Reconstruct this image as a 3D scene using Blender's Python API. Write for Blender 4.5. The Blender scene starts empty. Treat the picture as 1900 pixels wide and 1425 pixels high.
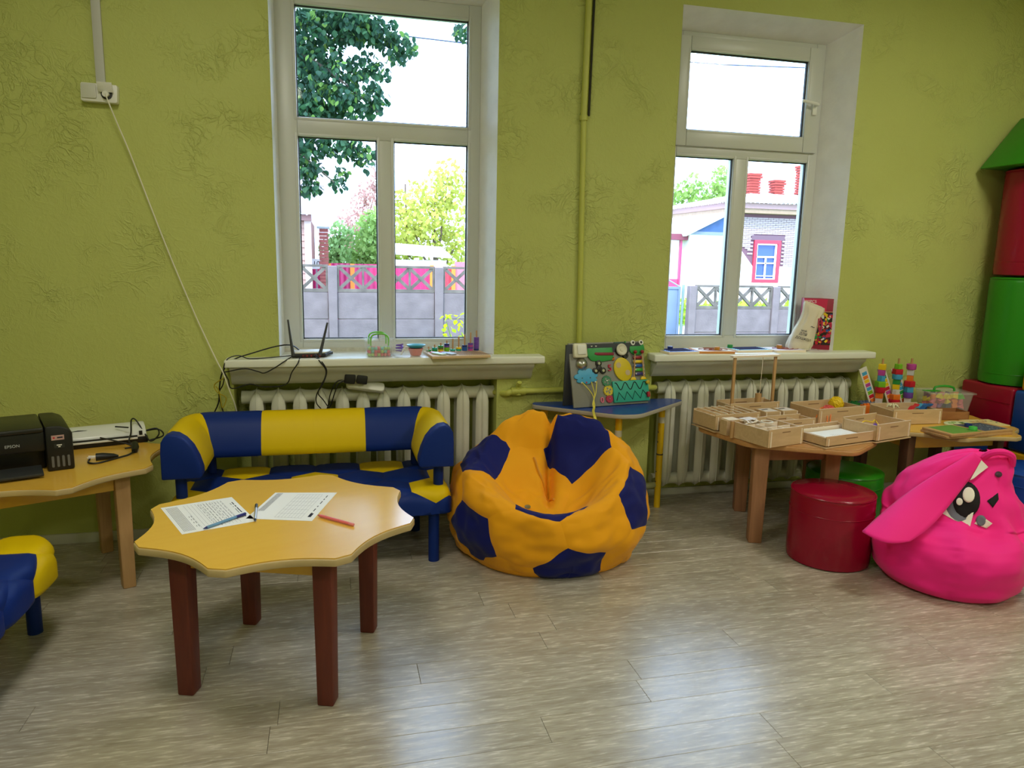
import bpy, bmesh, math, random
from math import sin, cos, pi, sqrt, atan2, radians, exp
from mathutils import Vector, Matrix, noise
from mathutils.bvhtree import BVHTree
random.seed(7)
S = bpy.context.scene
COL = S.collection

# ---------------------------------------------------------------- camera, sky, sun, lamps, exposure
cd = bpy.data.cameras.new('camera'); cam = bpy.data.objects.new('camera', cd); COL.objects.link(cam)
cd.sensor_fit = 'HORIZONTAL'; cd.sensor_width = 36.0; cd.lens = 1355.0 / 1900.0 * 36.0
cd.clip_start = .05; cd.clip_end = 300
_r, _u, _f = (0.9711, -0.2379, 0.0206), (0.0209, 0.1708, 0.9851), (0.2379, 0.9562, -0.1708)
cam.matrix_world = Matrix(((_r[0], _u[0], -_f[0], 0), (_r[1], _u[1], -_f[1], 0), (_r[2], _u[2], -_f[2], 1.45), (0, 0, 0, 1)))
S.camera = cam
S.view_settings.view_transform = 'Standard'; S.view_settings.look = 'None'
S.view_settings.gamma = 1.0; S.view_settings.use_curve_mapping = False
S.view_settings.exposure = 0.35
W = bpy.data.worlds.new('sky'); S.world = W; W.use_nodes = True
bg = W.node_tree.nodes['Background']; bg.inputs[0].default_value = (0.50, 0.68, 1.0, 1); bg.inputs[1].default_value = 6.4
sd = bpy.data.lights.new('sun', 'SUN'); sd.energy = 3.0; sd.angle = radians(2); sd.color = (1, .95, .86)
so = bpy.data.objects.new('sun', sd); COL.objects.link(so)
so.rotation_euler = (radians(42), 0, radians(-38))     # from behind the building, high
LAMP_W = 17.5
LAMPS = [(-0.55, 1.9), (3.2, 1.9), (-0.55, -0.6), (3.2, -0.6), (1.3, -2.2)]
for i, (lx, ly) in enumerate(LAMPS):
    ld = bpy.data.lights.new('ceiling_lamp_light', 'AREA'); ld.shape = 'RECTANGLE'; ld.size = .55; ld.size_y = .55
    ld.energy = LAMP_W * (1.3 if lx > 3 else 1.0); ld.color = (1.0, .96, .82)
    lo = bpy.data.objects.new('ceiling_lamp_light', ld); COL.objects.link(lo); lo.location = (lx, ly, 3.185)

# ---------------------------------------------------------------- helpers
def lin(c):
    c = c / 255.0
    return c / 12.92 if c <= .04045 else ((c + .055) / 1.055) ** 2.4
def L3(c): return (lin(c[0]), lin(c[1]), lin(c[2]), 1)
MATS = {}
def mat(name, rgb, rough=.5, spec=.5, metal=0.0, bump=None, var=None, coat=0.0, sheen=0.0, trans=0.0, emit=0.0, sss=0.0):
    if name in MATS: return MATS[name]
    m = bpy.data.materials.new(name); m.use_nodes = True; nt = m.node_tree; n = nt.nodes; p = n['Principled BSDF']
    p.inputs['Base Color'].default_value = L3(rgb); p.inputs['Roughness'].default_value = rough
    p.inputs['Specular IOR Level'].default_value = spec; p.inputs['Metallic'].default_value = metal
    p.inputs['Coat Weight'].default_value = coat; p.inputs['Coat Roughness'].default_value = .15
    p.inputs['Sheen Weight'].default_value = sheen; p.inputs['Transmission Weight'].default_value = trans
    if emit: p.inputs['Emission Color'].default_value = L3(rgb); p.inputs['Emission Strength'].default_value = emit
    tc = n.new('ShaderNodeTexCoord')
    if var:
        t = n.new('ShaderNodeTexNoise'); t.inputs['Scale'].default_value = var[0]; t.inputs['Detail'].default_value = 4
        nt.links.new(tc.outputs['Object'], t.inputs['Vector'])
        r = n.new('ShaderNodeMapRange'); r.inputs['From Min'].default_value = .3; r.inputs['From Max'].default_value = .7
        r.inputs['To Min'].default_value = 1 - var[1]; r.inputs['To Max'].default_value = 1 + var[1] * .5
        nt.links.new(t.outputs['Fac'], r.inputs['Value'])
        x = n.new('ShaderNodeVectorMath'); x.operation = 'SCALE'; x.inputs[0].default_value = L3(rgb)[:3]
        nt.links.new(r.outputs['Result'], x.inputs['Scale']); nt.links.new(x.outputs['Vector'], p.inputs['Base Color'])
    if bump:
        t = n.new('ShaderNodeTexNoise'); t.inputs['Scale'].default_value = bump[0]; t.inputs['Detail'].default_value = 3
        nt.links.new(tc.outputs['Object'], t.inputs['Vector'])
        b = n.new('ShaderNodeBump'); b.inputs['Strength'].default_value = bump[1]; b.inputs['Distance'].default_value = bump[2] if len(bump) > 2 else .002
        nt.links.new(t.outputs['Fac'], b.inputs['Height']); nt.links.new(b.outputs['Normal'], p.inputs['Normal'])
    MATS[name] = m; return m
def wood(name, c1, c2, rough=.45, sc=(3, 40, 40), coat=0.0, rnd=False, spec=.5, bump=0.0):
    """streaks of grain along local x (sc gives the stretch)"""
    if name in MATS: return MATS[name]
    m = bpy.data.materials.new(name); m.use_nodes = True; nt = m.node_tree; n = nt.nodes; p = n['Principled BSDF']
    p.inputs['Roughness'].default_value = rough; p.inputs['Coat Weight'].default_value = coat; p.inputs['Specular IOR Level'].default_value = spec
    tc = n.new('ShaderNodeTexCoord'); mp = n.new('ShaderNodeMapping'); mp.inputs['Scale'].default_value = sc
    nt.links.new(tc.outputs['Object'], mp.inputs['Vector'])
    t = n.new('ShaderNodeTexNoise'); t.inputs['Scale'].default_value = 1.0; t.inputs['Detail'].default_value = 5; t.inputs['Distortion'].default_value = 1.2
    src = mp.outputs['Vector']
    if rnd:
        oi = n.new('ShaderNodeObjectInfo'); ml = n.new('ShaderNodeMath'); ml.operation = 'MULTIPLY'; ml.inputs[1].default_value = 60
        nt.links.new(oi.outputs['Random'], ml.inputs[0])
        ad = n.new('ShaderNodeVectorMath'); ad.operation = 'ADD'; nt.links.new(src, ad.inputs[0]); nt.links.new(ml.outputs[0], ad.inputs[1]); src = ad.outputs[0]
    nt.links.new(src, t.inputs['Vector'])
    cr = n.new('ShaderNodeValToRGB'); cr.color_ramp.elements[0].position = .3; cr.color_ramp.elements[1].position = .7
    cr.color_ramp.elements[0].color = L3(c1); cr.color_ramp.elements[1].color = L3(c2)
    nt.links.new(t.outputs['Fac'], cr.inputs['Fac']); out = cr.outputs['Color']
    if rnd:
        hs = n.new('ShaderNodeHueSaturation'); mr = n.new('ShaderNodeMapRange'); mr.inputs['To Min'].default_value = .9; mr.inputs['To Max'].default_value = 1.1
        nt.links.new(oi.outputs['Random'], mr.inputs['Value']); nt.links.new(mr.outputs['Result'], hs.inputs['Value']); nt.links.new(out, hs.inputs['Color']); out = hs.outputs['Color']
    nt.links.new(out, p.inputs['Base Color'])
    if bump:
        b = n.new('ShaderNodeBump'); b.inputs['Strength'].default_value = bump; b.inputs['Distance'].default_value = .001
        nt.links.new(t.outputs['Fac'], b.inputs['Height']); nt.links.new(b.outputs['Normal'], p.inputs['Normal'])
    MATS[name] = m; return m

class G:
    """collects shapes, then links them as ONE mesh object"""
    def __init__(s): s.v = []; s.f = []; s.m = []
    def add(s, v, f, m=0):
        o = len(s.v); s.v += [tuple(q) for q in v]; s.f += [tuple(i + o for i in q) for q in f]; s.m += [m] * len(f); return s
    def box(s, c, d, rz=0.0, m=0, rx=0.0, ry=0.0):
        x, y, z = d[0] / 2, d[1] / 2, d[2] / 2
        R = Matrix.Rotation(rz, 3, 'Z') @ Matrix.Rotation(ry, 3, 'Y') @ Matrix.Rotation(rx, 3, 'X')
        v = [R @ Vector((a * x, b * y, e * z)) + Vector(c) for e in (-1, 1) for b in (-1, 1) for a in (-1, 1)]
        return s.add(v, [(0, 2, 3, 1), (4, 5, 7, 6), (0, 1, 5, 4), (2, 6, 7, 3), (0, 4, 6, 2), (1, 3, 7, 5)], m)
    def b2(s, lo, hi, m=0):
        return s.box([(a + b) / 2 for a, b in zip(lo, hi)], [b - a for a, b in zip(lo, hi)], m=m)
    def prism(s, poly, z0, z1, m=0, M=None):
        n = len(poly); v = [(x, y, z0) for x, y in poly] + [(x, y, z1) for x, y in poly]
        if M: v = [M @ Vector(q) for q in v]
        return s.add(v, [tuple(range(n))[::-1], tuple(range(n, 2 * n))] + [(i, (i + 1) % n, n + (i + 1) % n, n + i) for i in range(n)], m)
    def lathe(s, prof, n=24, c=(0, 0, 0), m=0, M=None, cap=True):
        v = []
        for r, z in prof:
            for k in range(n): a = 2 * pi * k / n; v.append((c[0] + r * cos(a), c[1] + r * sin(a), c[2] + z))
        if M: v = [M @ Vector(q) for q in v]
        f = [(i * n + k, i * n + (k + 1) % n, (i + 1) * n + (k + 1) % n, (i + 1) * n + k) for i in range(len(prof) - 1) for k in range(n)]
        if cap: f += [tuple(range(n))[::-1], tuple((len(prof) - 1) * n + k for k in range(n))]
        return s.add(v, f, m)
    def tube(s, pts, r, n=8, m=0, smooth=0, cap=True):
        P = [Vector(p) for p in pts]
        if smooth:
            Q = []
            for i in range(len(P) - 1):
                a, b, c, d = P[max(i - 1, 0)], P[i], P[i + 1], P[min(i + 2, len(P) - 1)]
                for k in range(smooth):
                    t = k / smooth
                    Q.append(.5 * ((2 * b) + (c - a) * t + (2 * a - 5 * b + 4 * c - d) * t * t + (3 * b - a - 3 * c + d) * t ** 3))
            P = Q + [P[-1]]
        N = len(P); rr = r if isinstance(r, (list, tuple)) else [r] * N
        if len(rr) != N: rr = [rr[min(int(i * len(rr) / N), len(rr) - 1)] for i in range(N)]
        up = None; v = []
        for i in range(N):
            d = (P[min(i + 1, N - 1)] - P[max(i - 1, 0)]).normalized()
            if up is None: up = Vector((0, 0, 1)) if abs(d.z) < .9 else Vector((1, 0, 0))
            a = d.cross(up)
            if a.length < 1e-6: a = d.orthogonal()
            a.normalize(); up = a.cross(d).normalized()
            for k in range(n): t = 2 * pi * k / n; v.append(P[i] + (a * cos(t) + up * sin(t)) * rr[i])
        f = [(i * n + k, i * n + (k + 1) % n, (i + 1) * n + (k + 1) % n, (i + 1) * n + k) for i in range(N - 1) for k in range(n)]
        if cap: f += [tuple(range(n))[::-1], tuple((N - 1) * n + k for k in range(n))]
        return s.add(v, f, m)
    def ball(s, c, r, n=12, m=0):
        r = r if isinstance(r, (tuple, list)) else (r, r, r); k = max(4, n // 2)
        v = []; 
        for i in range(k + 1):
            a = pi * i / k
            for j in range(n): b = 2 * pi * j / n; v.append((c[0] + r[0] * sin(a) * cos(b), c[1] + r[1] * sin(a) * sin(b), c[2] - r[2] * cos(a)))
        return s.add(v, [(i * n + j, i * n + (j + 1) % n, (i + 1) * n + (j + 1) % n, (i + 1) * n + j) for i in range(k) for j in range(n)], m)
    def grid(s, fn, nu, nv, m=0, closed=False):
        w = nu if closed else nu + 1
        v = [fn(i / nu, j / nv) for j in range(nv + 1) for i in range(w)]
        f = [(j * w + i, j * w + (i + 1) % w, (j + 1) * w + (i + 1) % w, (j + 1) * w + i) for j in range(nv) for i in range(nu)]
        return s.add(v, f, m)
    def build(s, name, mats, parent=None, bev=0.0, seg=2, smooth=True, ang=38, M=None, loc=None, rz=0.0, solid=0.0, weld=False):
        me = bpy.data.meshes.new(name)
        v = [M @ Vector(q) for q in s.v] if M else s.v
        me.from_pydata(v, [], s.f)
        mats = mats if isinstance(mats, (list, tuple)) else [mats]
        for q in mats: me.materials.append(q)
        if len(mats) > 1: me.polygons.foreach_set('material_index', s.m)
        bm = bmesh.new(); bm.from_mesh(me)
        if weld: bmesh.ops.remove_doubles(bm, verts=bm.verts, dist=1e-5)
        bmesh.ops.dissolve_degenerate(bm, edges=bm.edges, dist=1e-6)
        bmesh.ops.recalc_face_normals(bm, faces=bm.faces)
        if solid: bmesh.ops.solidify(bm, geom=bm.faces[:], thickness=solid)
        if bev:
            ed = [e for e in bm.edges if len(e.link_faces) == 2 and e.calc_face_angle(0) > radians(30)]
            bmesh.ops.bevel(bm, geom=ed, offset=bev, segments=seg, profile=.5, affect='EDGES', clamp_overlap=True)
        bm.to_mesh(me); bm.free()
        if smooth:
            me.polygons.foreach_set('use_smooth', [True] * len(me.polygons)); me.set_sharp_from_angle(angle=radians(ang))
        o = bpy.data.objects.new(name, me); COL.objects.link(o)
        if parent is not None: o.parent = parent
        if loc is not None: o.location = loc
        if rz: o.rotation_euler = (0, 0, rz)
        return o
def tag(o, label=None, cat=None, group=None, kind=None):
    if label: o['label'] = label
    if cat: o['category'] = cat
    if group: o['group'] = group
    if kind: o['kind'] = kind
    return o
def thing(name, label, cat, loc=(0, 0, 0), rz=0.0, group=None):
    o = bpy.data.objects.new(name, None); COL.objects.link(o); o.empty_display_size = .05
    o.location = loc; o.rotation_euler = (0, 0, rz); return tag(o, label, cat, group)
def struct(o): o['kind'] = 'structure'; return o
def dup(o, loc=None, rz=None, parent=None, **k):
    c = o.copy(); COL.objects.link(c)
    if loc is not None: c.location = loc
    if rz is not None: c.rotation_euler = (0, 0, rz)
    if parent is not None: c.parent = parent
    for ch in list(o.children): dup(ch, parent=c)
    return tag(c, **k)
def roundpoly(pts, r, n=5):
    out = []; N = len(pts)
    for i in range(N):
        p, a, b = Vector(pts[i]), Vector(pts[i - 1]), Vector(pts[(i + 1) % N])
        rr = min(r if not isinstance(r, (list, tuple)) else r[i], (a - p).length * .45, (b - p).length * .45)
        s, e = p + (a - p).normalized() * rr, p + (b - p).normalized() * rr
        for k in range(n + 1):
            t = k / n; q = s * (1 - t) ** 2 + p * 2 * t * (1 - t) + e * t * t; out.append((q.x, q.y))
    return out
def rect(w, h): return [(-w / 2, -h / 2), (w / 2, -h / 2), (w / 2, h / 2), (-w / 2, h / 2)]
def ell(rx, ry, n=20, c=(0, 0)): return [(c[0] + rx * cos(2 * pi * k / n), c[1] + ry * sin(2 * pi * k / n)) for k in range(n)]
def text(s, size, m, parent, M, depth=.0006, name='lettering', align='CENTER'):
    cu = bpy.data.curves.new(name, 'FONT'); cu.body = s; cu.size = size; cu.extrude = depth; cu.align_x = align; cu.align_y = 'CENTER'; cu.resolution_u = 3
    ob = bpy.data.objects.new(name, cu); COL.objects.link(ob)
    me = bpy.data.meshes.new_from_object(ob.evaluated_get(bpy.context.evaluated_depsgraph_get()))
    bpy.data.objects.remove(ob); bpy.data.curves.remove(cu)
    me.transform(M); me.materials.clear(); me.materials.append(m); me.name = name
    o = bpy.data.objects.new(name, me); COL.objects.link(o); o.parent = parent; return o
def T(x, y, z): return Matrix.Translation((x, y, z))
def RX(a): return Matrix.Rotation(radians(a), 4, 'X')
def RY(a): return Matrix.Rotation(radians(a), 4, 'Y')
def RZ(a): return Matrix.Rotation(radians(a), 4, 'Z')

# ---------------------------------------------------------------- materials
def wall_mat():
    m = bpy.data.materials.new('green plaster'); m.use_nodes = True; nt = m.node_tree; n = nt.nodes; p = n['Principled BSDF']
    p.inputs['Roughness'].default_value = .62; p.inputs['Specular IOR Level'].default_value = .35
    tc = n.new('ShaderNodeTexCoord')
    def nz(sc, det, dis, rough=.5):
        t = n.new('ShaderNodeTexNoise'); t.inputs['Scale'].default_value = sc; t.inputs['Detail'].default_value = det
        t.inputs['Distortion'].default_value = dis; t.inputs['Roughness'].default_value = rough
        nt.links.new(tc.outputs['Object'], t.inputs['Vector']); return t.outputs['Fac']
    def mth(op, a, b=None, c=None):
        q = n.new('ShaderNodeMath'); q.operation = op
        for i, z in enumerate((a, b, c)):
            if z is None: continue
            if isinstance(z, (int, float)): q.inputs[i].default_value = z
            else: nt.links.new(z, q.inputs[i])
        return q.outputs[0]
    # trowel ridges: thin lines where a distorted noise crosses its middle, only in patches
    a = mth('ABSOLUTE', mth('SUBTRACT', nz(7, 4, 2.2), .5))
    ridge = mth('SUBTRACT', 1, mth('MULTIPLY', a, 22)); ridge = mth('MAXIMUM', ridge, 0)
    b = mth('ABSOLUTE', mth('SUBTRACT', nz(15, 3, 1.5), .52))
    ridge2 = mth('MAXIMUM', mth('SUBTRACT', 1, mth('MULTIPLY', b, 20)), 0)
    mask = mth('MULTIPLY', mth('SUBTRACT', nz(2.6, 2, .3), .47), 6); mask = mth('MINIMUM', mth('MAXIMUM', mask, .12), 1)
    h = mth('MULTIPLY', mth('ADD', ridge, mth('MULTIPLY', ridge2, .6)), mask)
    h = mth('ADD', h, mth('MULTIPLY', nz(45, 4, 0), .5)); h = mth('ADD', h, mth('MULTIPLY', nz(3, 2, 0), 1.3))
    bp = n.new('ShaderNodeBump'); bp.inputs['Strength'].default_value = .6; bp.inputs['Distance'].default_value = .007
    nt.links.new(h, bp.inputs['Height']); nt.links.new(bp.outputs['Normal'], p.inputs['Normal'])
    cr = n.new('ShaderNodeValToRGB'); cr.color_ramp.elements[0].position = .35; cr.color_ramp.elements[1].position = .65
    cr.color_ramp.elements[0].color = L3((184, 190, 106)); cr.color_ramp.elements[1].color = L3((190, 197, 114))
    nt.links.new(nz(1.3, 4, .2), cr.inputs['Fac']); nt.links.new(cr.outputs['Color'], p.inputs['Base Color'])
    return m
WALL = wall_mat()
REVEAL = mat('white reveal plaster', (240, 240, 238), .8, bump=(60, .35, .004), var=(9, .06))
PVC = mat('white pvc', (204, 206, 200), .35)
GASKET = mat('black gasket', (28, 28, 32), .6)
CEIL = mat('ceiling white', (236, 236, 230), .9)
SILLM = mat('white sill', (232, 234, 224), .3)
RADM = mat('radiator enamel', (222, 222, 208), .38, bump=(90, .25, .002), var=(7, .05))
PIPEG = mat('green painted pipe', (190, 194, 92), .45, bump=(60, .2, .002))
BLUE = mat('blue leatherette', (14, 44, 122), .5, .22, bump=(260, .12, .001))
YEL = mat('yellow leatherette', (228, 194, 6), .5, .22, bump=(260, .12, .001))
SHINYRED = mat('glossy red vinyl', (150, 8, 46), .25, .4, bump=(18, .12, .006))
SHINYGREEN = mat('glossy green vinyl', (38, 136, 22), .28, bump=(12, .1, .006))
SHINYBLUE = mat('glossy blue vinyl', (16, 68, 160), .32, bump=(12, .1, .006))
SHINYYEL = mat('glossy yellow vinyl', (226, 168, 24), .35, bump=(12, .1, .006))
LAM = wood('yellow laminate', (228, 178, 70), (231, 182, 74), .2, (2, 14, 14))
EDGE = mat('pale edge band', (196, 172, 124), .5, var=(14, .08))
REDLEG = wood('red brown stained wood', (92, 36, 26), (112, 46, 32), .5, (30, 30, 3))
PALELEG = wood('pale beech', (186, 144, 96), (200, 158, 110), .5, (30, 30, 3))
BROWNLEG = wood('brown beech', (150, 104, 74), (172, 122, 88), .5, (30, 30, 3))
PLY = wood('plywood', (204, 172, 132), (218, 188, 148), .6, (6, 30, 30))
PLYEDGE_LIT = mat('window lit plywood edge', (246, 230, 210), .6)  # pale plywood with the window light on its edges put into the colour
BLK = mat('black plastic', (20, 20, 22), .45)
BLK2 = mat('dark grey plastic', (46, 48, 50), .5)
WHT = mat('white plastic', (232, 232, 226), .4)
GREYP = mat('grey plastic', (150, 152, 150), .5)
PAPER = mat('white paper', (240, 240, 238), .85)
INK = mat('grey print', (120, 122, 130), .9)
INK2 = mat('dark print', (40, 40, 52), .9)
METAL = mat('steel', (190, 190, 188), .3, metal=1)
RED = mat('red paint', (200, 28, 52), .45); GRN = mat('green paint', (40, 150, 70), .45); LGRN = mat('lime paint', (120, 190, 40), .45)
BLU = mat('blue paint', (30, 90, 180), .45); LBLU = mat('light blue paint', (70, 165, 215), .45); YLW = mat('yellow paint', (240, 205, 30), .45)
ORG = mat('orange paint', (238, 125, 40), .45); PNK = mat('pink paint', (235, 120, 150), .45); PUR = mat('purple paint', (110, 70, 170), .45)
MAG = mat('magenta paint', (190, 70, 160), .45); TEAL = mat('teal paint', (40, 170, 150), .45); NAVY = mat('navy paint', (25, 45, 120), .45)
def glass_mat(name, tint, gl):
    m = bpy.data.materials.new(name); m.use_nodes = True; nt = m.node_tree; n = nt.nodes; n.clear()
    o = n.new('ShaderNodeOutputMaterial'); t = n.new('ShaderNodeBsdfTransparent'); g = n.new('ShaderNodeBsdfGlossy'); x = n.new('ShaderNodeMixShader')
    t.inputs[0].default_value = tint; g.inputs['Roughness'].default_value = .03
    lw = n.new('ShaderNodeLayerWeight'); lw.inputs['Blend'].default_value = gl
    nt.links.new(lw.outputs['Fresnel'], x.inputs[0]); nt.links.new(t.outputs[0], x.inputs[1]); nt.links.new(g.outputs[0], x.inputs[2]); nt.links.new(x.outputs[0], o.inputs[0])
    return m
GLASS = glass_mat('window glass', (.94, .96, .96, 1), .18)
def clear_mat():
    m = bpy.data.materials.new('clear plastic'); m.use_nodes = True; nt = m.node_tree; n = nt.nodes; p = n['Principled BSDF']; o = n['Material Output']
    p.inputs['Base Color'].default_value = (.85, .87, .87, 1); p.inputs['Roughness'].default_value = .15
    t = n.new('ShaderNodeBsdfTransparent'); x = n.new('ShaderNodeMixShader'); x.inputs[0].default_value = .14
    nt.links.new(t.outputs[0], x.inputs[1]); nt.links.new(p.outputs[0], x.inputs[2]); nt.links.new(x.outputs[0], o.inputs[0]); return m
CLEAR = clear_mat()
# ================================================================ THE SETTING
YW = 3.875                       # inner face of the window wall
YF = 4.075                       # face of the window frames
YN = 4.05                        # back of the radiator niches
XL, XR, YB, ZC = -2.5, 4.36, -3.1, 3.22
floor = struct(G().b2((XL, YB, -.12), (XR, 4.06, -.006)).build('floor', mat('floor underlay', (70, 62, 54), .8), smooth=False))
def plank_mat():
    m = bpy.data.materials.new('vinyl plank'); m.use_nodes = True; nt = m.node_tree; n = nt.nodes; p = n['Principled BSDF']
    p.inputs['Roughness'].default_value = .33; p.inputs['Specular IOR Level'].default_value = .8
    tc = n.new('ShaderNodeTexCoord'); oi = n.new('ShaderNodeObjectInfo')
    ml = n.new('ShaderNodeMath'); ml.operation = 'MULTIPLY'; ml.inputs[1].default_value = 83; nt.links.new(oi.outputs['Random'], ml.inputs[0])
    ad = n.new('ShaderNodeVectorMath'); ad.operation = 'ADD'; nt.links.new(tc.outputs['Object'], ad.inputs[0]); nt.links.new(ml.outputs[0], ad.inputs[1])
    def layer(sc, det, dis):
        mp = n.new('ShaderNodeMapping'); mp.inputs['Scale'].default_value = sc; nt.links.new(ad.outputs[0], mp.inputs['Vector'])
        t = n.new('ShaderNodeTexNoise'); t.inputs['Scale'].default_value = 1; t.inputs['Detail'].default_value = det; t.inputs['Distortion'].default_value = dis
        nt.links.new(mp.outputs[0], t.inputs['Vector']); return t.outputs['Fac']
    # cathedral grain: rings of a low stretched noise
    lo = layer((1.1, 9, 9), 1, .6)
    sn = n.new('ShaderNodeMath'); sn.operation = 'MULTIPLY'; sn.inputs[1].default_value = 34; nt.links.new(lo, sn.inputs[0])
    s2 = n.new('ShaderNodeMath'); s2.operation = 'SINE'; nt.links.new(sn.outputs[0], s2.inputs[0])
    fine = layer((16, 120, 120), 4, .5)
    a = n.new('ShaderNodeMath'); a.operation = 'MULTIPLY_ADD'; a.inputs[1].default_value = .085; nt.links.new(s2.outputs[0], a.inputs[0]); nt.links.new(fine, a.inputs[2])
    b = n.new('ShaderNodeMath'); b.operation = 'MULTIPLY_ADD'; b.inputs[1].default_value = .42; nt.links.new(layer((5, 34, 34), 4, 1.0), b.inputs[0]); nt.links.new(a.outputs[0], b.inputs[2])
    cr = n.new('ShaderNodeValToRGB'); e = cr.color_ramp.elements; e[0].position = .38; e[1].position = 1.06
    e[0].color = L3((150, 141, 127)); e[1].color = L3((206, 199, 187)); k = e.new(.73); k.color = L3((177, 169, 154))
    nt.links.new(b.outputs[0], cr.inputs['Fac'])
    hs = n.new('ShaderNodeHueSaturation'); mr = n.new('ShaderNodeMapRange'); mr.inputs['To Min'].default_value = .93; mr.inputs['To Max'].default_value = 1.06
    nt.links.new(oi.outputs['Random'], mr.inputs['Value']); nt.links.new(mr.outputs[0], hs.inputs['Value']); nt.links.new(cr.outputs[0], hs.inputs['Color'])
    nt.links.new(hs.outputs[0], p.inputs['Base Color'])
    bp = n.new('ShaderNodeBump'); bp.inputs['Strength'].default_value = .12; bp.inputs['Distance'].default_value = .001
    nt.links.new(b.outputs[0], bp.inputs['Height']); nt.links.new(bp.outputs[0], p.inputs['Normal'])
    rr = n.new('ShaderNodeMapRange'); rr.inputs['To Min'].default_value = .2; rr.inputs['To Max'].default_value = .32
    nt.links.new(fine, rr.inputs['Value']); nt.links.new(rr.outputs[0], p.inputs['Roughness'])
    return m
PLANK = plank_mat()
pg = G(); PWID, PLEN = .13, 1.22
pg.b2((0, 0, -.006), (PLEN - .0012, PWID - .0012, 0))
pk0 = pg.build('plank', PLANK, floor, bev=.0006, seg=1, smooth=False)
row0 = 2.557 - 17 * PWID
known = {2.817: .6, 2.557: .84, 2.167: 1.03, 1.907: .624}
first = True
for r in range(29):
    y = row0 + r * PWID
    x0 = random.uniform(0, PLEN)
    for ky, kx in known.items():
        if abs(ky - y) < .02: x0 = kx
    x = x0 - PLEN * math.ceil((x0 - XL) / PLEN) + .0
    while x < XR:
        if x + PLEN < XL + .02 or (y < 1.2 and not (-1.6 < x < 2.4)): x += PLEN; continue
        lo, hi = max(x, XL + .002), min(x + PLEN, XR - .002)
        if first: o = pk0; first = False
        else: o = pk0.copy(); COL.objects.link(o); o.parent = floor
        o.location = (lo, y, 0); o.scale = ((hi - lo) / PLEN, 1, 1); x += PLEN
ceiling = struct(G().b2((XL - .3, YB - .3, ZC), (XR + .3, 4.5, ZC + .25)).build('ceiling', CEIL, smooth=False))
# window wall with two openings and two radiator niches, reveals splayed
W1 = dict(x0=-.262, x1=.858, fx0=-.247, fx1=.802, zt=2.82, fzt=2.75)
W2 = dict(x0=1.868, x1=2.998, fx0=1.885, fx1=2.905, zt=2.806, fzt=2.735)
ZS = .925
YO = 4.165                        # outer face
xs = [(XL - .3, W1['x0']), (W1['x1'], W2['x0']), (W2['x1'], XR + .3)]
N1, N2 = (-.49, .878), (1.80, 3.20)
wb = G()
for a, b in xs: wb.b2((a, YW, .80), (b, YO, ZC))
for w in (W1, W2): wb.b2((w['x0'], YW, w['zt']), (w['x1'], YO, ZC)); wb.b2((w['x0'], YW, .80), (w['x1'], YO, .882))
low = [XL - .3, N1[0], N1[1], N2[0], N2[1], XR + .3]
for i in range(0, 6, 2): wb.b2((low[i], YW, -.1), (low[i + 1], YO, .80))
for n_ in (N1, N2): wb.b2((n_[0], YN, -.1), (n_[1], YO, .80))
wall_back = struct(wb.build('wall_back', WALL, smooth=False))
rv = G()
for w in (W1, W2):
    for s in (0, 1):
        X0, FX = (w['x0'], w['fx0']) if s == 0 else (w['x1'], w['fx1'])
        rv.add([(X0, YW - .0015, ZS - .04), (X0, YW - .0015, w['zt']), (FX, YF + .02, w['fzt']), (FX, YF + .02, ZS - .04)], [(0, 1, 2, 3)])
    rv.add([(w['x0'], YW - .0015, w['zt']), (w['x1'], YW - .0015, w['zt']), (w['fx1'], YF + .02, w['fzt']), (w['fx0'], YF + .02, w['fzt'])], [(0, 1, 2, 3)])
rvo = rv.build('window_reveal', REVEAL, wall_back, smooth=False)
struct(G().b2((XL - .3, YB, -.1), (XL, YW, ZC)).build('wall_left', WALL, smooth=False))
struct(G().b2((XR, YB, -.1), (XR + .3, YW, ZC)).build('wall_right', WALL, smooth=False))
struct(G().b2((XL - .3, YB - .3, -.1), (XR + .3, YB, ZC)).build('wall_rear', WALL, smooth=False))
BASE = mat('white skirting', (206, 206, 196), .5, var=(8, .08))
bb = G().b2((XL, YW - .014, 0), (N1[0], YW, .052)).b2((N1[1], YW - .014, 0), (N2[0], YW, .052)).b2((N2[1], YW - .014, 0), (XR, YW, .052))
bb.b2((N1[0], YN - .014, 0), (N1[1], YN, .045)).b2((N2[0], YN - .014, 0), (N2[1], YN, .045))
struct(bb.build('baseboard_back', BASE, bev=.003))
# ceiling lamps (outside the frame, they light the room)
for i, (lx, ly) in enumerate(LAMPS):
    t = thing('ceiling_lamp', 'square white ceiling lamp panel above the room', 'lamp', (lx, ly, ZC), group='ceiling lamp panels')
    G().b2((-.3, -.3, -.028), (.3, .3, 0)).build('housing', WHT, t, bev=.004)
    G().b2((-.27, -.27, -.031), (.27, .27, -.028)).build('diffuser', mat('lamp diffuser', (255, 244, 222), .5, emit=2.0), t, smooth=False)

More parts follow.
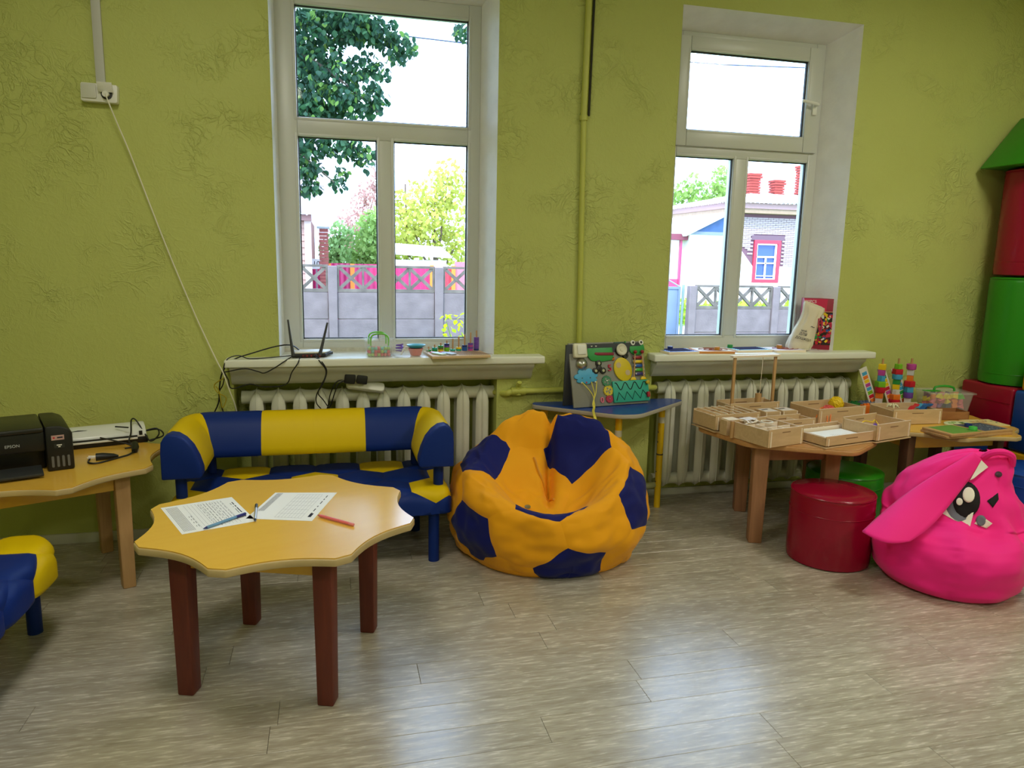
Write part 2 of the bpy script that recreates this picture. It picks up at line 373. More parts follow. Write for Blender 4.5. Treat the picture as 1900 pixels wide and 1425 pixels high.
# ---------------------------------------------------------------- windows
def ring(g, x0, x1, z0, z1, w, y0, y1, m=0, wl=None, wr=None, wb_=None, wt=None):
    wl = w if wl is None else wl; wr = w if wr is None else wr; wb_ = w if wb_ is None else wb_; wt = w if wt is None else wt
    g.b2((x0, y0, z0), (x0 + wl, y1, z1), m); g.b2((x1 - wr, y0, z0), (x1, y1, z1), m)
    g.b2((x0 + wl, y0, z0), (x1 - wr, y1, z0 + wb_), m); g.b2((x0 + wl, y0, z1 - wt), (x1 - wr, y1, z1), m)
def pane(win, x0, x1, z0, z1, y):
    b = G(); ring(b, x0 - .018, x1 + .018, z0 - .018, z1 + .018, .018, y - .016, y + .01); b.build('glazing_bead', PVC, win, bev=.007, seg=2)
    k = G(); ring(k, x0 - .001, x1 + .001, z0 - .001, z1 + .001, .006, y + .004, y + .018); k.build('gasket', GASKET, win, smooth=False)
    G().b2((x0 - .006, y + .010, z0 - .006), (x1 + .006, y + .014, z1 + .006)).build('pane', GLASS, win, smooth=False)
def frame_bars(win, bars, y0=YF, y1=YF + .07):
    f = G()
    for b in bars: f.b2((b[0], y0, b[2]), (b[1], y1, b[3]))
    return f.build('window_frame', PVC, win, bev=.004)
win1 = struct(thing('window_1', None, None)); del win1['kind']; win1['kind'] = 'structure'
frame_bars(win1, [(-.25, -.152, .92, 2.755), (.739, .806, .92, 2.755), (-.152, .739, .92, .992), (-.152, .739, 2.678, 2.755), (-.152, .739, 2.044, 2.138), (.25, .341, .992, 2.044)])
G().b2((-.247, YF - .004, .925), (.802, YF, .945)).build('window_seal', mat('aged sealant', (200, 198, 184), .8, var=(30, .2)), win1)
pane(win1, -.15, .738, 2.139, 2.677, YF + .012)
pane(win1, -.15, .25, .993, 2.043, YF + .012); pane(win1, .341, .738, .993, 2.043, YF + .012)
win2 = struct(thing('window_2', None, None))
frame_bars(win2, [(1.88, 1.972, .92, 2.74), (2.848, 2.91, .92, 2.74), (1.972, 2.848, .92, 1.0), (1.972, 2.848, 2.70, 2.74), (1.972, 2.848, 2.056, 2.12), (2.347, 2.447, 1.0, 2.056)])
sg = G(); ring(sg, 1.945, 2.888, 2.112, 2.712, .075, YF - .02, YF + .03, wr=.096, wb_=.09, wt=.08)
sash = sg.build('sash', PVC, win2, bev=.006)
pane(win2, 2.02, 2.79, 2.203, 2.632, YF - .006)
pane(win2, 1.972, 2.348, 1.001, 2.055, YF + .012); pane(win2, 2.446, 2.847, 1.001, 2.055, YF + .012)
hd = G().b2((2.83, YF - .034, 2.33), (2.858, YF - .02, 2.40)).tube([(2.844, YF - .02, 2.385), (2.844, YF - .062, 2.385), (2.83, YF - .066, 2.388), (2.735, YF - .062, 2.40)], .009, 8)
hd.build('window_handle', WHT, win2, bev=.002)
# window sills with the plaster moulding below
for nm, x0, x1, nx in (('window_sill', -.518, 1.122, 0), ('window_sill', 1.765, 3.232, 0)):
    g = G().b2((x0, 3.772, .884), (x1, YF + .01, .925))
    o = struct(g.build('trim_1' if x0 < 0 else 'trim_2', SILLM, bev=.008, seg=3))
    pr = [(3.79, .884), (3.79, .868), (3.815, .85), (3.832, .832), (3.838, .815), (3.852, .80), (3.862, .79), (YW, .786), (YW, .884)]
    a, b = x0 + .022, x1 - .055
    mg = G(); n_ = len(pr)
    mg.add([(a, y, z) for y, z in pr] + [(b, y, z) for y, z in pr], [tuple(range(n_)), tuple(range(n_, 2 * n_))[::-1]] + [(i, (i + 1) % n_, n_ + (i + 1) % n_, n_ + i) for i in range(n_)])
    mg.build('sill_moulding', mat('moulding plaster', (204, 206, 196), .6, bump=(30, .3, .004), var=(6, .08)), o, ang=60)

# ---------------------------------------------------------------- radiators
def section_mesh(root):
    g = G(); rings = []
    zs = [(.085, .001, .012), (.105, .014, .035), (.13, .026, .055), (.165, .033, .064), (.24, .036, .067), (.45, .0365, .068), (.62, .036, .068), (.66, .0355, .066), (.69, .031, .062), (.712, .023, .056), (.73, .013, .045), (.744, .001, .02)]
    for z, w, d in zs:
        rings.append([(0, -d, z), (w * .75, -d * .93, z), (w, -d * .72, z), (w * .55, -d * .25, z), (w * .55, d * .25, z), (w, d * .72, z), (w * .75, d * .93, z), (0, d, z), (-w * .75, d * .93, z), (-w, d * .72, z), (-w * .55, d * .25, z), (-w * .55, -d * .25, z), (-w, -d * .72, z), (-w * .75, -d * .93, z)])
    n = 14; v = [q for r in rings for q in r]
    g.add(v, [(i * n + k, i * n + (k + 1) % n, (i + 1) * n + (k + 1) % n, (i + 1) * n + k) for i in range(len(rings) - 1) for k in range(n)])
    g.tube([(0, -.066, .12), (0, -.0715, .2), (0, -.0715, .62), (0, -.069, .68), (0, -.05, .735), (0, -.02, .748), (0, .02, .748), (0, .05, .735)], .0028, 6)
    return g.build('section', RADM, root, ang=50)
def radiator(x0, n, pitch, label, group=None):
    t = thing('radiator', label, 'radiator', (x0, 3.962, 0))
    s0 = section_mesh(t)
    for i in range(1, n):
        o = s0.copy(); COL.objects.link(o); o.parent = t; o.location = (i * pitch, 0, 0)
    for z in (.702, .135):
        h = G(); P = []; R_ = []
        for i in range(n):
            for dx, r in ((-.5, .033), (-.25, .035), (0, .044), (.25, .035)):
                if i == 0 and dx == -.5: P.append((-.075, 0, z)); R_.append(.036); continue
                P.append((i * pitch + dx * pitch, 0, z)); R_.append(r)
        P.append(((n - 1) * pitch + .075, 0, z)); R_.append(.036)
        h.tube(P, R_, 16); h.build('hub_pipe', RADM, t, ang=60)
    return t
radiator(-.388, 12, .1085, 'white cast iron radiator under the left window, behind the blue and yellow sofa')
radiator(1.945, 12, .1085, 'white cast iron radiator under the right window, behind the wooden table of boxes')
# heating pipe along the wall between the radiators
t = thing('heating_pipe', 'horizontal green painted heating pipe with a valve between the two radiators', 'pipe', (1.33, 3.856, .72))
G().tube([(-.46, .1, -.018), (-.40, .0, -.012), (-.3, 0, 0), (.42, 0, 0), (.5, .09, -.01), (.54, .12, -.018)], .017, 10, smooth=4).build('pipe', PIPEG, t)
G().tube([(-.335, 0, -.02), (-.335, 0, .022)], .02, 10).tube([(-.335, 0, .02), (-.335, -.012, .045)], .014, 10).tube([(-.335, -.02, .04), (-.335, -.03, .055)], .013, 8).build('valve', PIPEG, t)
G().tube([(-.375, 0, 0), (-.295, 0, 0)], .023, 10).build('coupling', PIPEG, t)
t = thing('heating_pipe', 'horizontal grey return pipe low on the wall behind the blue table leg', 'pipe', (1.5, 3.84, .135))
G().tube([(-.63, .11, 0), (-.55, 0, 0), (.3, 0, 0), (.38, .1, 0)], .018, 10, smooth=4).build('pipe', mat('grey green pipe', (160, 164, 120), .5), t)
t = thing('wall_pipe', 'thin green painted pipe running straight up the wall between the windows', 'pipe', (1.335, YW, 0))
G().tube([(-.012, -.012, 2.17), (-.002, -.012, 3.21)], .017, 10).tube([(.012, -.012, .74), (-.012, -.012, 2.19)], .015, 10).build('pipe', PIPEG, t)
G().tube([(.018, -.008, 2.20), (.026, -.008, 2.9), (.03, -.008, 3.2)], .006, 6).build('cable', mat('dark gap shade', (40, 40, 24), .7), t)  # dark strip standing in for the shaded gap beside the pipe, no cable
G().tube([(-.012, -.012, 2.175), (-.012, -.012, 2.20)], .022, 10).build('clamp', PIPEG, t)
G().b2((-.08, -.006, -.09), (.02, .002, .0)).build('wall_patch', PIPEG, t).location = (.42, 0, .80)
# ================================================================ OUTSIDE
GZ = -.55
def ground_mat():
    return mat('lawn', (96, 132, 44), .9, var=(2.5, .35), bump=(20, .6, .02))
g = G().grid(lambda u, v: (-40 + 110 * u, 4.45 + 66 * v, GZ - .12 * max(0, u - .35) * 2), 40, 30)
ground = struct(g.build('ground', ground_mat(), smooth=False))
road = struct(G().b2((-40, 15.5, GZ), (70, 20.5, GZ + .02)).build('road', mat('pale asphalt', (150, 148, 146), .9, var=(1.5, .12)), smooth=False))
CONC = mat('weathered concrete', (122, 106, 108), .9, var=(4, .2), bump=(40, .5, .01))
LICH = mat('concrete with yellow lichen', (106, 94, 88), .9, var=(5, .4), bump=(40, .5, .01))
def lattice_panel(L, root, x, zt, h=.5, bays=4):
    g = G(); ring(g, 0, L, 0, h, .04, -.035, .035, wb_=.06, wt=.045)
    bw = (L - .08) / bays
    for i in range(bays):
        x0, x1, z0, z1 = .04 + i * bw, .04 + (i + 1) * bw, .06, h - .045
        if i: g.b2((x0 - .018, -.03, z0), (x0 + .018, .03, z1))
        a = atan2(z1 - z0, bw); d = sqrt((z1 - z0) ** 2 + bw ** 2)
        for s in (-1, 1): g.box(((x0 + x1) / 2, 0, (z0 + z1) / 2), (d, .05 + .006 * s, .06), ry=s * a)
    return g.build('lattice_panel', LICH, root, smooth=False, loc=(x, 0, zt - h))
def concrete_fence(posts, y, zt, label):
    t = thing('concrete_fence', label, 'fence', (posts[0], y, GZ))
    p0 = None
    for i, px in enumerate(posts):
        if p0 is None: p0 = G().b2((-.08, -.08, 0), (.08, .08, zt - GZ - .02)).build('post', CONC, t, bev=.008, seg=1)
        else: p0 = dup(p0)
        p0.location = (px - posts[0], 0, 0)
    for i in range(len(posts) - 1):
        L = posts[i + 1] - posts[i] - .16; x = posts[i] - posts[0] + .08
        lattice_panel(L, t, x, zt - GZ)
        z = zt - GZ - .5
        while z > .02:
            h = min(.5, z); G().b2((0, -.035, .001), (L, .035, h)).build('solid_panel', CONC, t, bev=.012, seg=1, loc=(x, 0, z - h)); z -= .5
concrete_fence([-3.9, -1.93, .03, 2.0, 3.97], 14, 1.25, 'grey concrete fence with X lattice top, seen through the left window')
concrete_fence([7.36, 9.33, 11.3, 13.27], 14.1, .96, 'grey concrete fence with X lattice top, seen through the right window')
t = thing('metal_gate', 'blue grey sheet metal gate beside the right hand concrete fence', 'gate', (6.3, 14.3, GZ))
GM = mat('blue grey gate paint', (110, 122, 150), .5, var=(3, .1))
G().b2((0, -.02, .08), (.86, .02, 1.44)).build('gate_leaf', GM, t, bev=.004)
ring_g = G(); ring(ring_g, -.02, .88, .06, 1.46, .05, -.04, .04); ring_g.build('gate_frame', GM, t)
G().tube([(.96, 0, 0), (.96, 0, 1.5)], .03, 8).tube([(-.9, .3, 1.5), (-.2, .2, 1.9), (.1, .2, 1.9), (.9, 0, 1.45)], .015, 6).build('gate_post', mat('grey green post', (130, 150, 150), .5), t)
# red corrugated fence across the road
RSH = mat('crimson corrugated sheet', (176, 34, 90), .45); RSH2 = mat('red corrugated sheet', (206, 52, 66), .45)
def corrugated(root, x0, x1, z0, z1, m, y=0.0, pitch=.16, amp=.03):
    n = int((x1 - x0) / pitch * 4)
    G().grid(lambda u, v: (x0 + (x1 - x0) * u, y + amp * max(-.55, min(.55, sin(2 * pi * (x1 - x0) * u / pitch))), z0 + (z1 - z0) * v), n, 1).build('corrugated_sheet', m, root, ang=70)
t = thing('sheet_fence', 'crimson corrugated metal fence across the road, beyond the left window', 'fence', (0, 22, GZ))
for a, b, zz in ((-.55, .0, 1.72), (.0, .55, 1.73), (.68, 1.5, 1.72), (1.5, 2.88, 1.69)): corrugated(t, a, b, 0, zz, RSH)
corrugated(t, 2.98, 3.55, 0, 1.66, RSH2)
corrugated(t, 3.62, 4.8, 0, 1.83, mat('pale red sheet', (214, 110, 120), .5))
for x in (-.05, .61, 2.93, 3.58): G().b2((x - .06, -.05, 0), (x + .06, .05, 1.72)).build('fence_post', ORG, t)
t = thing('house_sign', 'small white board with the number 10 beside the crimson fence', 'sign', (-.38, 21.2, 1.02))
G().b2((-.14, -.01, 0), (.14, .01, .28)).build('board', WHT, t)
text('10', .2, INK2, t, T(0, -.012, .14) @ RX(90))
G().b2((-.02, .01, -1.57), (.02, .03, .2)).build('stake', GREYP, t)
t = thing('shed', 'long low white outbuilding behind the crimson fence', 'shed', (2.0, 23.5, GZ))
G().b2((0, 0, 0), (1.6, 2, 1.85)).build('wall', mat('white wash', (240, 240, 240), .8), t)
G().add([(-.1, -.15, 2.02), (1.75, -.15, 1.93), (1.75, 2.2, 2.25), (-.1, 2.2, 2.35)], [(0, 1, 2, 3)]).build('roof', mat('pale roof sheet', (238, 238, 240), .6), t, solid=.06)
# neighbouring house left (only its corner shows)
t = thing('cottage', 'cottage corner with pale pink siding and wavy grey roof, seen at left', 'house', (-.5, 20, GZ))
SID = mat('pink siding', (172, 132, 118), .7)
h0 = None
for k in range(17):
    if h0 is None: h0 = G().add([(-4, -.03, 0), (-.13, -.03, 0), (-.13, 0, .165), (-4, 0, .165), (-4, .03, 0), (-.13, .03, 0), (-.13, .03, .165), (-4, .03, .165)], [(0, 1, 2, 3), (4, 7, 6, 5), (0, 4, 5, 1), (3, 2, 6, 7), (1, 5, 6, 2), (0, 3, 7, 4)]).build('siding_board', SID, t, smooth=False, loc=(0, 0, 0))
    else:
        h0 = h0.copy(); COL.objects.link(h0); h0.parent = t; h0.location = (0, 0, k * .165)
G().b2((-4, .03, 0), (0, 6, 2.9)).build('wall', mat('plain brown wall', (120, 70, 60), .8), t)  # plain brown, darker than the siding
G().b2((-.14, -.05, 0), (.03, .06, 2.82)).build('corner_board', mat('pale trim', (206, 180, 172), .7), t)
G().b2((-4, -.2, 2.82), (.05, .0, 2.98)).build('fascia_board', mat('fascia pink', (150, 108, 102), .7), t)
rw = G().grid(lambda u, v: (-4 + 4.45 * u, -.35 + 4.2 * v, 2.98 + 3.0 * v + .045 * sin(2 * pi * 4.45 * u / .19)), 96, 3)
rw.build('roof', mat('asbestos sheet', (150, 138, 144), .8), t, ang=80)
CHB = mat('dark red brick', (140, 70, 62), .8, var=(8, .2))
t = thing('brick_pillar', 'narrow red brick pillar with a cap beside the pink cottage', 'pillar', (-.17, 20.7, GZ))
for k in range(28): G().b2((-.12 + (k % 2) * .01, -.12, k * .095), (.12 + (k % 2) * .01, .12, k * .095 + .085)).build('brick_course', CHB, t, smooth=False)
G().b2((-.17, -.17, 2.66), (.17, .17, 2.71)).build('cap', GREYP, t)
# white brick house through the right window
hz = thing('brick_house', 'long white brick house with wavy pale roof and a red framed window, across the road', 'house', (16.3, 28, GZ))
WBR = mat('white painted wall', (238, 232, 232), .8, var=(2, .05)); MORT = mat('lilac mortar', (116, 80, 92), .9); BRK = mat('whitish brick', (182, 162, 164), .8)
ZE = 4.3
WX0, WX1, WZ0, WZ1 = 1.12, 2.22, 1.22, 2.85
hb = G().b2((0, .02, 0), (WX0, .3, ZE)).b2((WX1, .02, 0), (9, .3, ZE)).b2((WX0, .02, 0), (WX1, .3, WZ0)).b2((WX0, .02, WZ1), (WX1, .3, ZE)).b2((0, .3, 0), (.3, 9, ZE)).b2((8.7, .3, 0), (9, 9, ZE)).b2((0, 8.7, 0), (9, 9, ZE)).b2((WX0 - .2, .9, WZ0 - .2), (WX1 + .2, .95, WZ1 + .2))
hb.build('wall', MORT, hz, smooth=False)
bg0 = G().b2((0, -.02, 0), (.235, .03, .062)).build('brick', BRK, hz, smooth=False); used = False
for r in range(26):
    z = 2.02 - .077 * 2 + r * .077
    for c in range(14):
        x = .0 + c * .25 + (.125 if r % 2 else 0)
        if z + .06 > ZE - .35: continue
        if x + .25 > WX0 - .12 and x < WX1 + .12 and z < WZ1 + .3: continue
        if x < 1.1 and z < 3.0 - x * 1.1 + .1: continue
        if not used: bg0.location = (x, 0, z); used = True
        else:
            o = bg0.copy(); COL.objects.link(o); o.parent = hz; o.location = (x, 0, z)
pl = G().prism([(0, 0), (WX0, 0), (WX0, 1.75), (0, 3.0)], -.03, .02, M=RX(90)); pl.prism([(WX1, 0), (9, 0), (9, 1.85), (WX1, 1.85)], -.03, .02, M=RX(90)); pl.b2((WX0, -.02, 0), (WX1, .03, WZ0)); pl.build('whitewash', WBR, hz, smooth=False)
G().b2((WX0 - .22, -.03, WZ1 + .08), (WX1 + .25, .02, WZ1 + .28)).build('lintel', mat('lilac lintel', (112, 84, 96), .8), hz)
fr = G(); ring(fr, WX0 - .08, WX1 + .08, WZ0 - .06, WZ1 + .08, .14, -.06, .06); fr.build('window_surround', mat('crimson surround', (196, 46, 70), .5), hz)
fr = G(); ring(fr, WX0 + .06, WX1 - .06, WZ0 + .06, WZ1 - .06, .06, .0, .08); fr.b2((WX0 + .1, 0, 2.2), (WX1 - .1, .08, 2.27)).b2((1.64, .01, WZ0 + .1), (1.70, .07, 2.24)).b2((WX0 + .1, .01, 1.95), (WX1 - .1, .07, 2.0)).b2((WX0 + .1, .01, 1.42), (WX1 - .1, .07, 1.46))
wf = fr.build('house_window', mat('white window paint', (244, 244, 248), .5), hz)
G().b2((WX0 + .06, .09, WZ0 + .06), (WX1 - .06, .1, WZ1 - .06)).build('house_glass', mat('blue reflecting pane', (60, 84, 150), .3), hz)
EAV = mat('pink brown eaves', (204, 170, 168), .8)
G().b2((-.45, -.5, ZE - .12), (9.4, -.44, ZE + .12)).b2((-.45, -.5, ZE - .12), (-.39, 9.4, ZE + .12)).build('fascia_board', mat('pale fascia', (164, 130, 128), .8), hz)
G().b2((-.4, -.45, ZE - .3), (9.3, .1, ZE - .1)).b2((-.4, .1, ZE - .3), (.1, 9.3, ZE - .1)).build('eaves', mat('brown eaves lace', (160, 132, 108), .8, var=(9, .15)), hz)
RSHT = mat('blown out wavy sheet', (236, 234, 236), .7)  # white of the overexposed roof put into the sheet colour
def roof_slope(fn, n): return G().grid(fn, n, 1).build('roof_slope', RSHT, hz, ang=80)
def r1(u, v):
    x = -.6 + 10.2 * u; y = -.65 + 5.2 * v; xx = max(x, -.6 + 4.6 * v); return (xx, y, ZE + .12 + 1.0 * v + .04 * sin(2 * pi * 10.2 * u / .2))
def r2(u, v):
    y = -.65 + 10.3 * u; x = -.6 + 4.6 * v; yy = min(max(y, -.65 + 5.2 * v), 9.65 - 5.2 * v + .05); return (x, yy, ZE + .12 + 1.0 * v + .04 * sin(2 * pi * 10.3 * u / .2))
roof_slope(r1, 220); roof_slope(r2, 220)
def chimney(x, y, z, w, h, label):
    t = bpy.data.objects.new('chimney', None); COL.objects.link(t); t.parent = hz; t.location = (x - 16.3, y - 28, z - GZ); t['label'] = label
    k = 0; zz = 0
    while zz < h:
        ww = w * (1.15 if zz > h - .26 else 1)
        G().b2((-ww / 2 + (k % 2) * .02, -ww / 2, zz), (ww / 2 + (k % 2) * .02, ww / 2, zz + .1)).build('brick_course', mat('orange red brick', (150, 52, 40), .8, var=(6, .25)), t, smooth=False); zz += .118; k += 1
    return t
chimney(20.15, 31.0, 4.4, .5, .75, 'red brick chimney halfway along the pale roof')
chimney(18.85, 31.0, 4.4, .56, 1.05, 'orange brick chimney stump with an arched cap on the pale roof')
chimney(21.5, 31.0, 4.4, .5, 1.5, 'red brick chimney at the right edge of the window view')
# annex with the blue gable
ax = thing('house_annex', 'low white annex with a blue boarded gable, left of the brick house', 'house', (13.6, 27.9, GZ))
G().b2((.7, 0, 0), (2.66, 5, 3.15)).build('wall', WBR, ax, smooth=False)
G().prism([(.65, 3.15), (2.66, 3.15), (2.66, 4.12)], -.02, .03, M=RX(90)).build('gable', mat('blue gable boards', (54, 84, 130), .6, var=(3, .2)), ax, smooth=False)
G().add([(.4, -.2, 3.08), (2.68, -.2, 4.2), (2.68, 5, 4.2), (.4, 5, 3.08)], [(0, 1, 2, 3)]).build('roof', RSHT, ax, solid=.1)
G().b2((.6, -.06, 3.08), (2.66, .0, 3.2)).build('gable_board', mat('grey blue board', (120, 128, 140), .6), ax)
PK = mat('pink door paint', (190, 60, 104), .5)
G().b2((-.2, .25, 0), (.5, .33, 1.25)).b2((.42, .2, 0), (.5, .34, 3.1)).build('porch_door', PK, ax)
G().b2((-.9, .1, 2.85), (.75, .8, 3.1)).build('porch_eaves', mat('dark pink eaves', (130, 60, 76), .7), ax)
# wire
tag(G().tube([(-8, 12, 5.0), (1.4, 12, 4.75), (2.2, 12, 4.745), (6, 12, 4.76), (8.2, 12, 4.84), (20, 12, 5.4)], .012, 5, smooth=4).build('overhead_cable', mat('dark wire', (70, 74, 96), .6)), 'thin dark overhead cable crossing the sky outside the windows', 'cable')

# ---------------------------------------------------------------- trees
def leafmat(name, c, tr=.35):
    if name in MATS: return MATS[name]
    m = mat(name, c, .55, spec=.3, var=(1.6, .3)); nt = m.node_tree; p = nt.nodes['Principled BSDF']; o = nt.nodes['Material Output']
    tl = nt.nodes.new('ShaderNodeBsdfTranslucent'); tl.inputs[0].default_value = L3(c); x = nt.nodes.new('ShaderNodeMixShader'); x.inputs[0].default_value = tr
    nt.links.new(p.outputs[0], x.inputs[1]); nt.links.new(tl.outputs[0], x.inputs[2]); nt.links.new(x.outputs[0], o.inputs[0]); return m
def leaf_cloud(blobs, n, size, rnd):
    v = []; f = []
    tot = sum(b[3] * b[4] * b[5] for b in blobs)
    for b in blobs:
        for k in range(int(n * b[3] * b[4] * b[5] / tot)):
            d = Vector((rnd.gauss(0, 1), rnd.gauss(0, 1), rnd.gauss(0, 1))).normalized() * (rnd.random() ** .45)
            c = Vector((b[0] + d.x * b[3], b[1] + d.y * b[4], b[2] + d.z * b[5]))
            a = Vector((rnd.gauss(0, 1), rnd.gauss(0, 1), rnd.gauss(0, .6))).normalized(); e = a.orthogonal().normalized(); e = Matrix.Rotation(rnd.uniform(0, 6.28), 3, a) @ e
            s = size * rnd.uniform(.6, 1.3); w = a.cross(e)
            i = len(v); v += [c - e * s, c + w * s * .6, c + e * s, c - w * s * .6]; f.append((i, i + 1, i + 2, i + 3))
    return v, f
def tree(name, label, x, y, blobs, n, size, lm, trunk_h, seed=1, bark=(110, 90, 80), tr=.12):
    rnd = random.Random(seed); t = thing(name, label, 'tree' if 'bush' not in name else 'bush', (x, y, GZ))
    g = G(); g.tube([(0, 0, 0), (.05, 0, trunk_h * .5), (0, .1, trunk_h)], [tr, tr * .8, tr * .5], 8)
    for b in blobs: g.tube([(0, 0, trunk_h * .45), ((b[0]) * .5, b[1] * .5, (trunk_h * .5 + b[2]) / 2), (b[0], b[1], b[2] + b[5] * .5)], [tr * .5, tr * .35, tr * .12], 6)
    g.build('trunk', mat('bark %d' % bark[0], bark, .9), t)
    v, f = leaf_cloud(blobs, n, size, rnd); G().add(v, f).build('foliage', lm, t, smooth=False)['kind'] = 'stuff'
    return t
LY = leafmat('yellow green leaves', (188, 190, 88)); LG2 = leafmat('fresh green leaves', (150, 178, 96)); LP = leafmat('pinkish buds', (196, 150, 140)); LD = leafmat('deep green leaves', (70, 112, 74))
tree('apple_tree', 'tall yellow green tree beyond the fence, at the right of the left window', 3.7, 27, [(0, 0, 3.6, 1.3, 1, 1.1), (-.8, 0, 2.6, 1.3, 1, .9), (.5, 0, 4.6, .8, .7, .9), (-1.3, 0, 2.1, .8, .7, .5), (.9, 0, 2.2, 1, .8, .9)], 2300, .11, LY, 2.6, 1)
tree('garden_bush', 'rounded fresh green bush beyond the crimson fence behind the window mullion', 1.35, 26, [(0, 0, 2.2, .8, .8, 1.2), (.2, 0, 2.9, .6, .6, .7), (-.3, 0, 1.8, .6, .6, .6)], 1800, .1, LG2, 1.6, 2)
tree('budding_tree', 'pinkish budding tree rising left of the fresh green bush', .75, 28.5, [(0, 0, 2.7, .7, .6, 1.0), (.6, 0, 3.9, .6, .5, .9), (1.1, 0, 4.5, .5, .5, .8), (-.2, 0, 1.9, .5, .5, .7)], 1500, .075, LP, 3, 3, bark=(170, 130, 124))
tree('garden_bush', 'light green bush beside the red brick pillar of the pink cottage', .15, 25.5, [(0, 0, 1.9, .55, .5, .8), (.2, 0, 2.5, .45, .4, .6), (-.1, 0, 1.5, .6, .5, .5)], 1300, .09, leafmat('pale green leaves', (150, 182, 110)), 1.4, 4)
tree('young_tree', 'thin young tree with sparse leaves standing above the white outbuilding', 2.75, 28, [(0, 0, 3.2, .7, .6, .9), (-.3, 0, 3.9, .5, .4, .5), (.3, 0, 4.2, .25, .25, .7)], 420, .09, LY, 4.6, 5, tr=.06)
tree('poplar_tree', 'pale green tree row behind the white roof, left in the right window', 22.5, 48, [(-2.5, 0, 5.6, 1.6, 1, 1.6), (0, 0, 6.1, 1.4, 1, 1.6), (2.2, 0, 6.2, 1.2, 1, 1.9), (4.4, 0, 6.8, 1.3, 1, 1.9)], 1700, .2, leafmat('hazy green leaves', (150, 176, 92)), 4.5, 6)
tree('garden_bush', 'low green growth behind the lattice fence at right', 11.0, 17.0, [(-2.5, 0, .75, 1.4, .5, .35), (0, 0, .7, 1.4, .5, .35), (2, 0, .75, 1.2, .5, .35)], 1500, .09, leafmat('sunlit weeds', (170, 200, 60)), .4, 7, tr=.03)
# the big linden close to the left window
rnd = random.Random(11)
ld = thing('linden_tree', 'large dark green leafy branches hanging into the left window view', 'tree', (-2.6, 8.4, GZ))
def to(p): return (p[0] + 2.6, p[1] - 8.4, p[2] - GZ)
br = G(); br.tube([(0, 0, 0), (.1, 0, 2.2), (.2, -.1, 4.4), (.1, 0, 7)], [.26, .22, .17, .1], 12)
twigs = []
BR = [((-2.3, 8.3, 3.0), (-.9, 8.1, 4.2), (.1, 8.0, 3.9), (.75, 7.9, 3.55)), ((-2.4, 8.3, 2.6), (-1.0, 8.0, 3.6), (-.1, 7.9, 3.3), (.5, 7.8, 2.85)),
      ((-2.4, 8.3, 2.2), (-1.1, 7.9, 3.0), (-.3, 7.8, 2.85), (.45, 7.7, 2.35)), ((-2.4, 8.3, 3.6), (-1.0, 8.2, 4.8), (.1, 8.1, 4.5), (.85, 8.0, 4.0)),
      ((-2.4, 8.2, 2.0), (-1.2, 7.9, 2.6), (-.5, 7.8, 2.55), (.05, 7.7, 2.15)), ((-2.3, 8.6, 3.4), (-1.2, 8.6, 4.0), (-.2, 8.5, 3.6), (.35, 8.4, 3.1))]
for P in BR: br.tube([to(p) for p in P], [.06, .04, .022, .008], 7, smooth=5)
br.build('trunk', mat('linden bark', (86, 76, 66), .9), ld)
lf = G(); pts = [(0, 0), (.25, .35), (.55, .45), (.85, .3), (1.15, 0), (.85, -.3), (.55, -.45), (.25, -.35)]
lf.add([(x * .056, y * .056, .004 * (1 if y else 0)) for x, y in pts], [(0, 1, 2, 3, 4), (0, 4, 5, 6, 7)])
LIN = [leafmat('linden leaf deep', (40, 76, 56), .3), leafmat('linden leaf mid', (58, 98, 64), .35), leafmat('linden leaf light', (112, 150, 70), .45)]
lo0 = [G().add(lf.v, lf.f).build('leaf', m, ld, smooth=False) for m in LIN]; nl = 0
CL = [(-.35, 8.0, 3.55, .55, .4, .5), (-.1, 8.0, 3.15, .5, .4, .4), (.1, 7.95, 3.72, .45, .35, .22), (.42, 7.9, 3.66, .36, .3, .16), (.72, 7.9, 3.52, .2, .2, .16), (.15, 7.9, 2.95, .35, .3, .18), (.42, 7.9, 3.28, .22, .2, .2), (-.3, 7.85, 2.85, .4, .3, .2), (-.25, 7.8, 2.5, .28, .25, .16), (.12, 7.75, 2.52, .22, .2, .12), (.36, 7.75, 2.42, .13, .12, .14), (-.22, 7.8, 2.28, .2, .2, .1), (.1, 7.75, 2.2, .1, .1, .14), (.47, 7.8, 2.98, .14, .14, .16), (1.5, 8.3, 3.85, .16, .15, .12), (-.2, 7.8, 2.1, .14, .14, .08), (.3, 7.9, 3.98, .5, .3, .14)]
fv, ff, fm = [], [], []
wts = [c[3] * c[4] + c[3] * c[5] for c in CL]
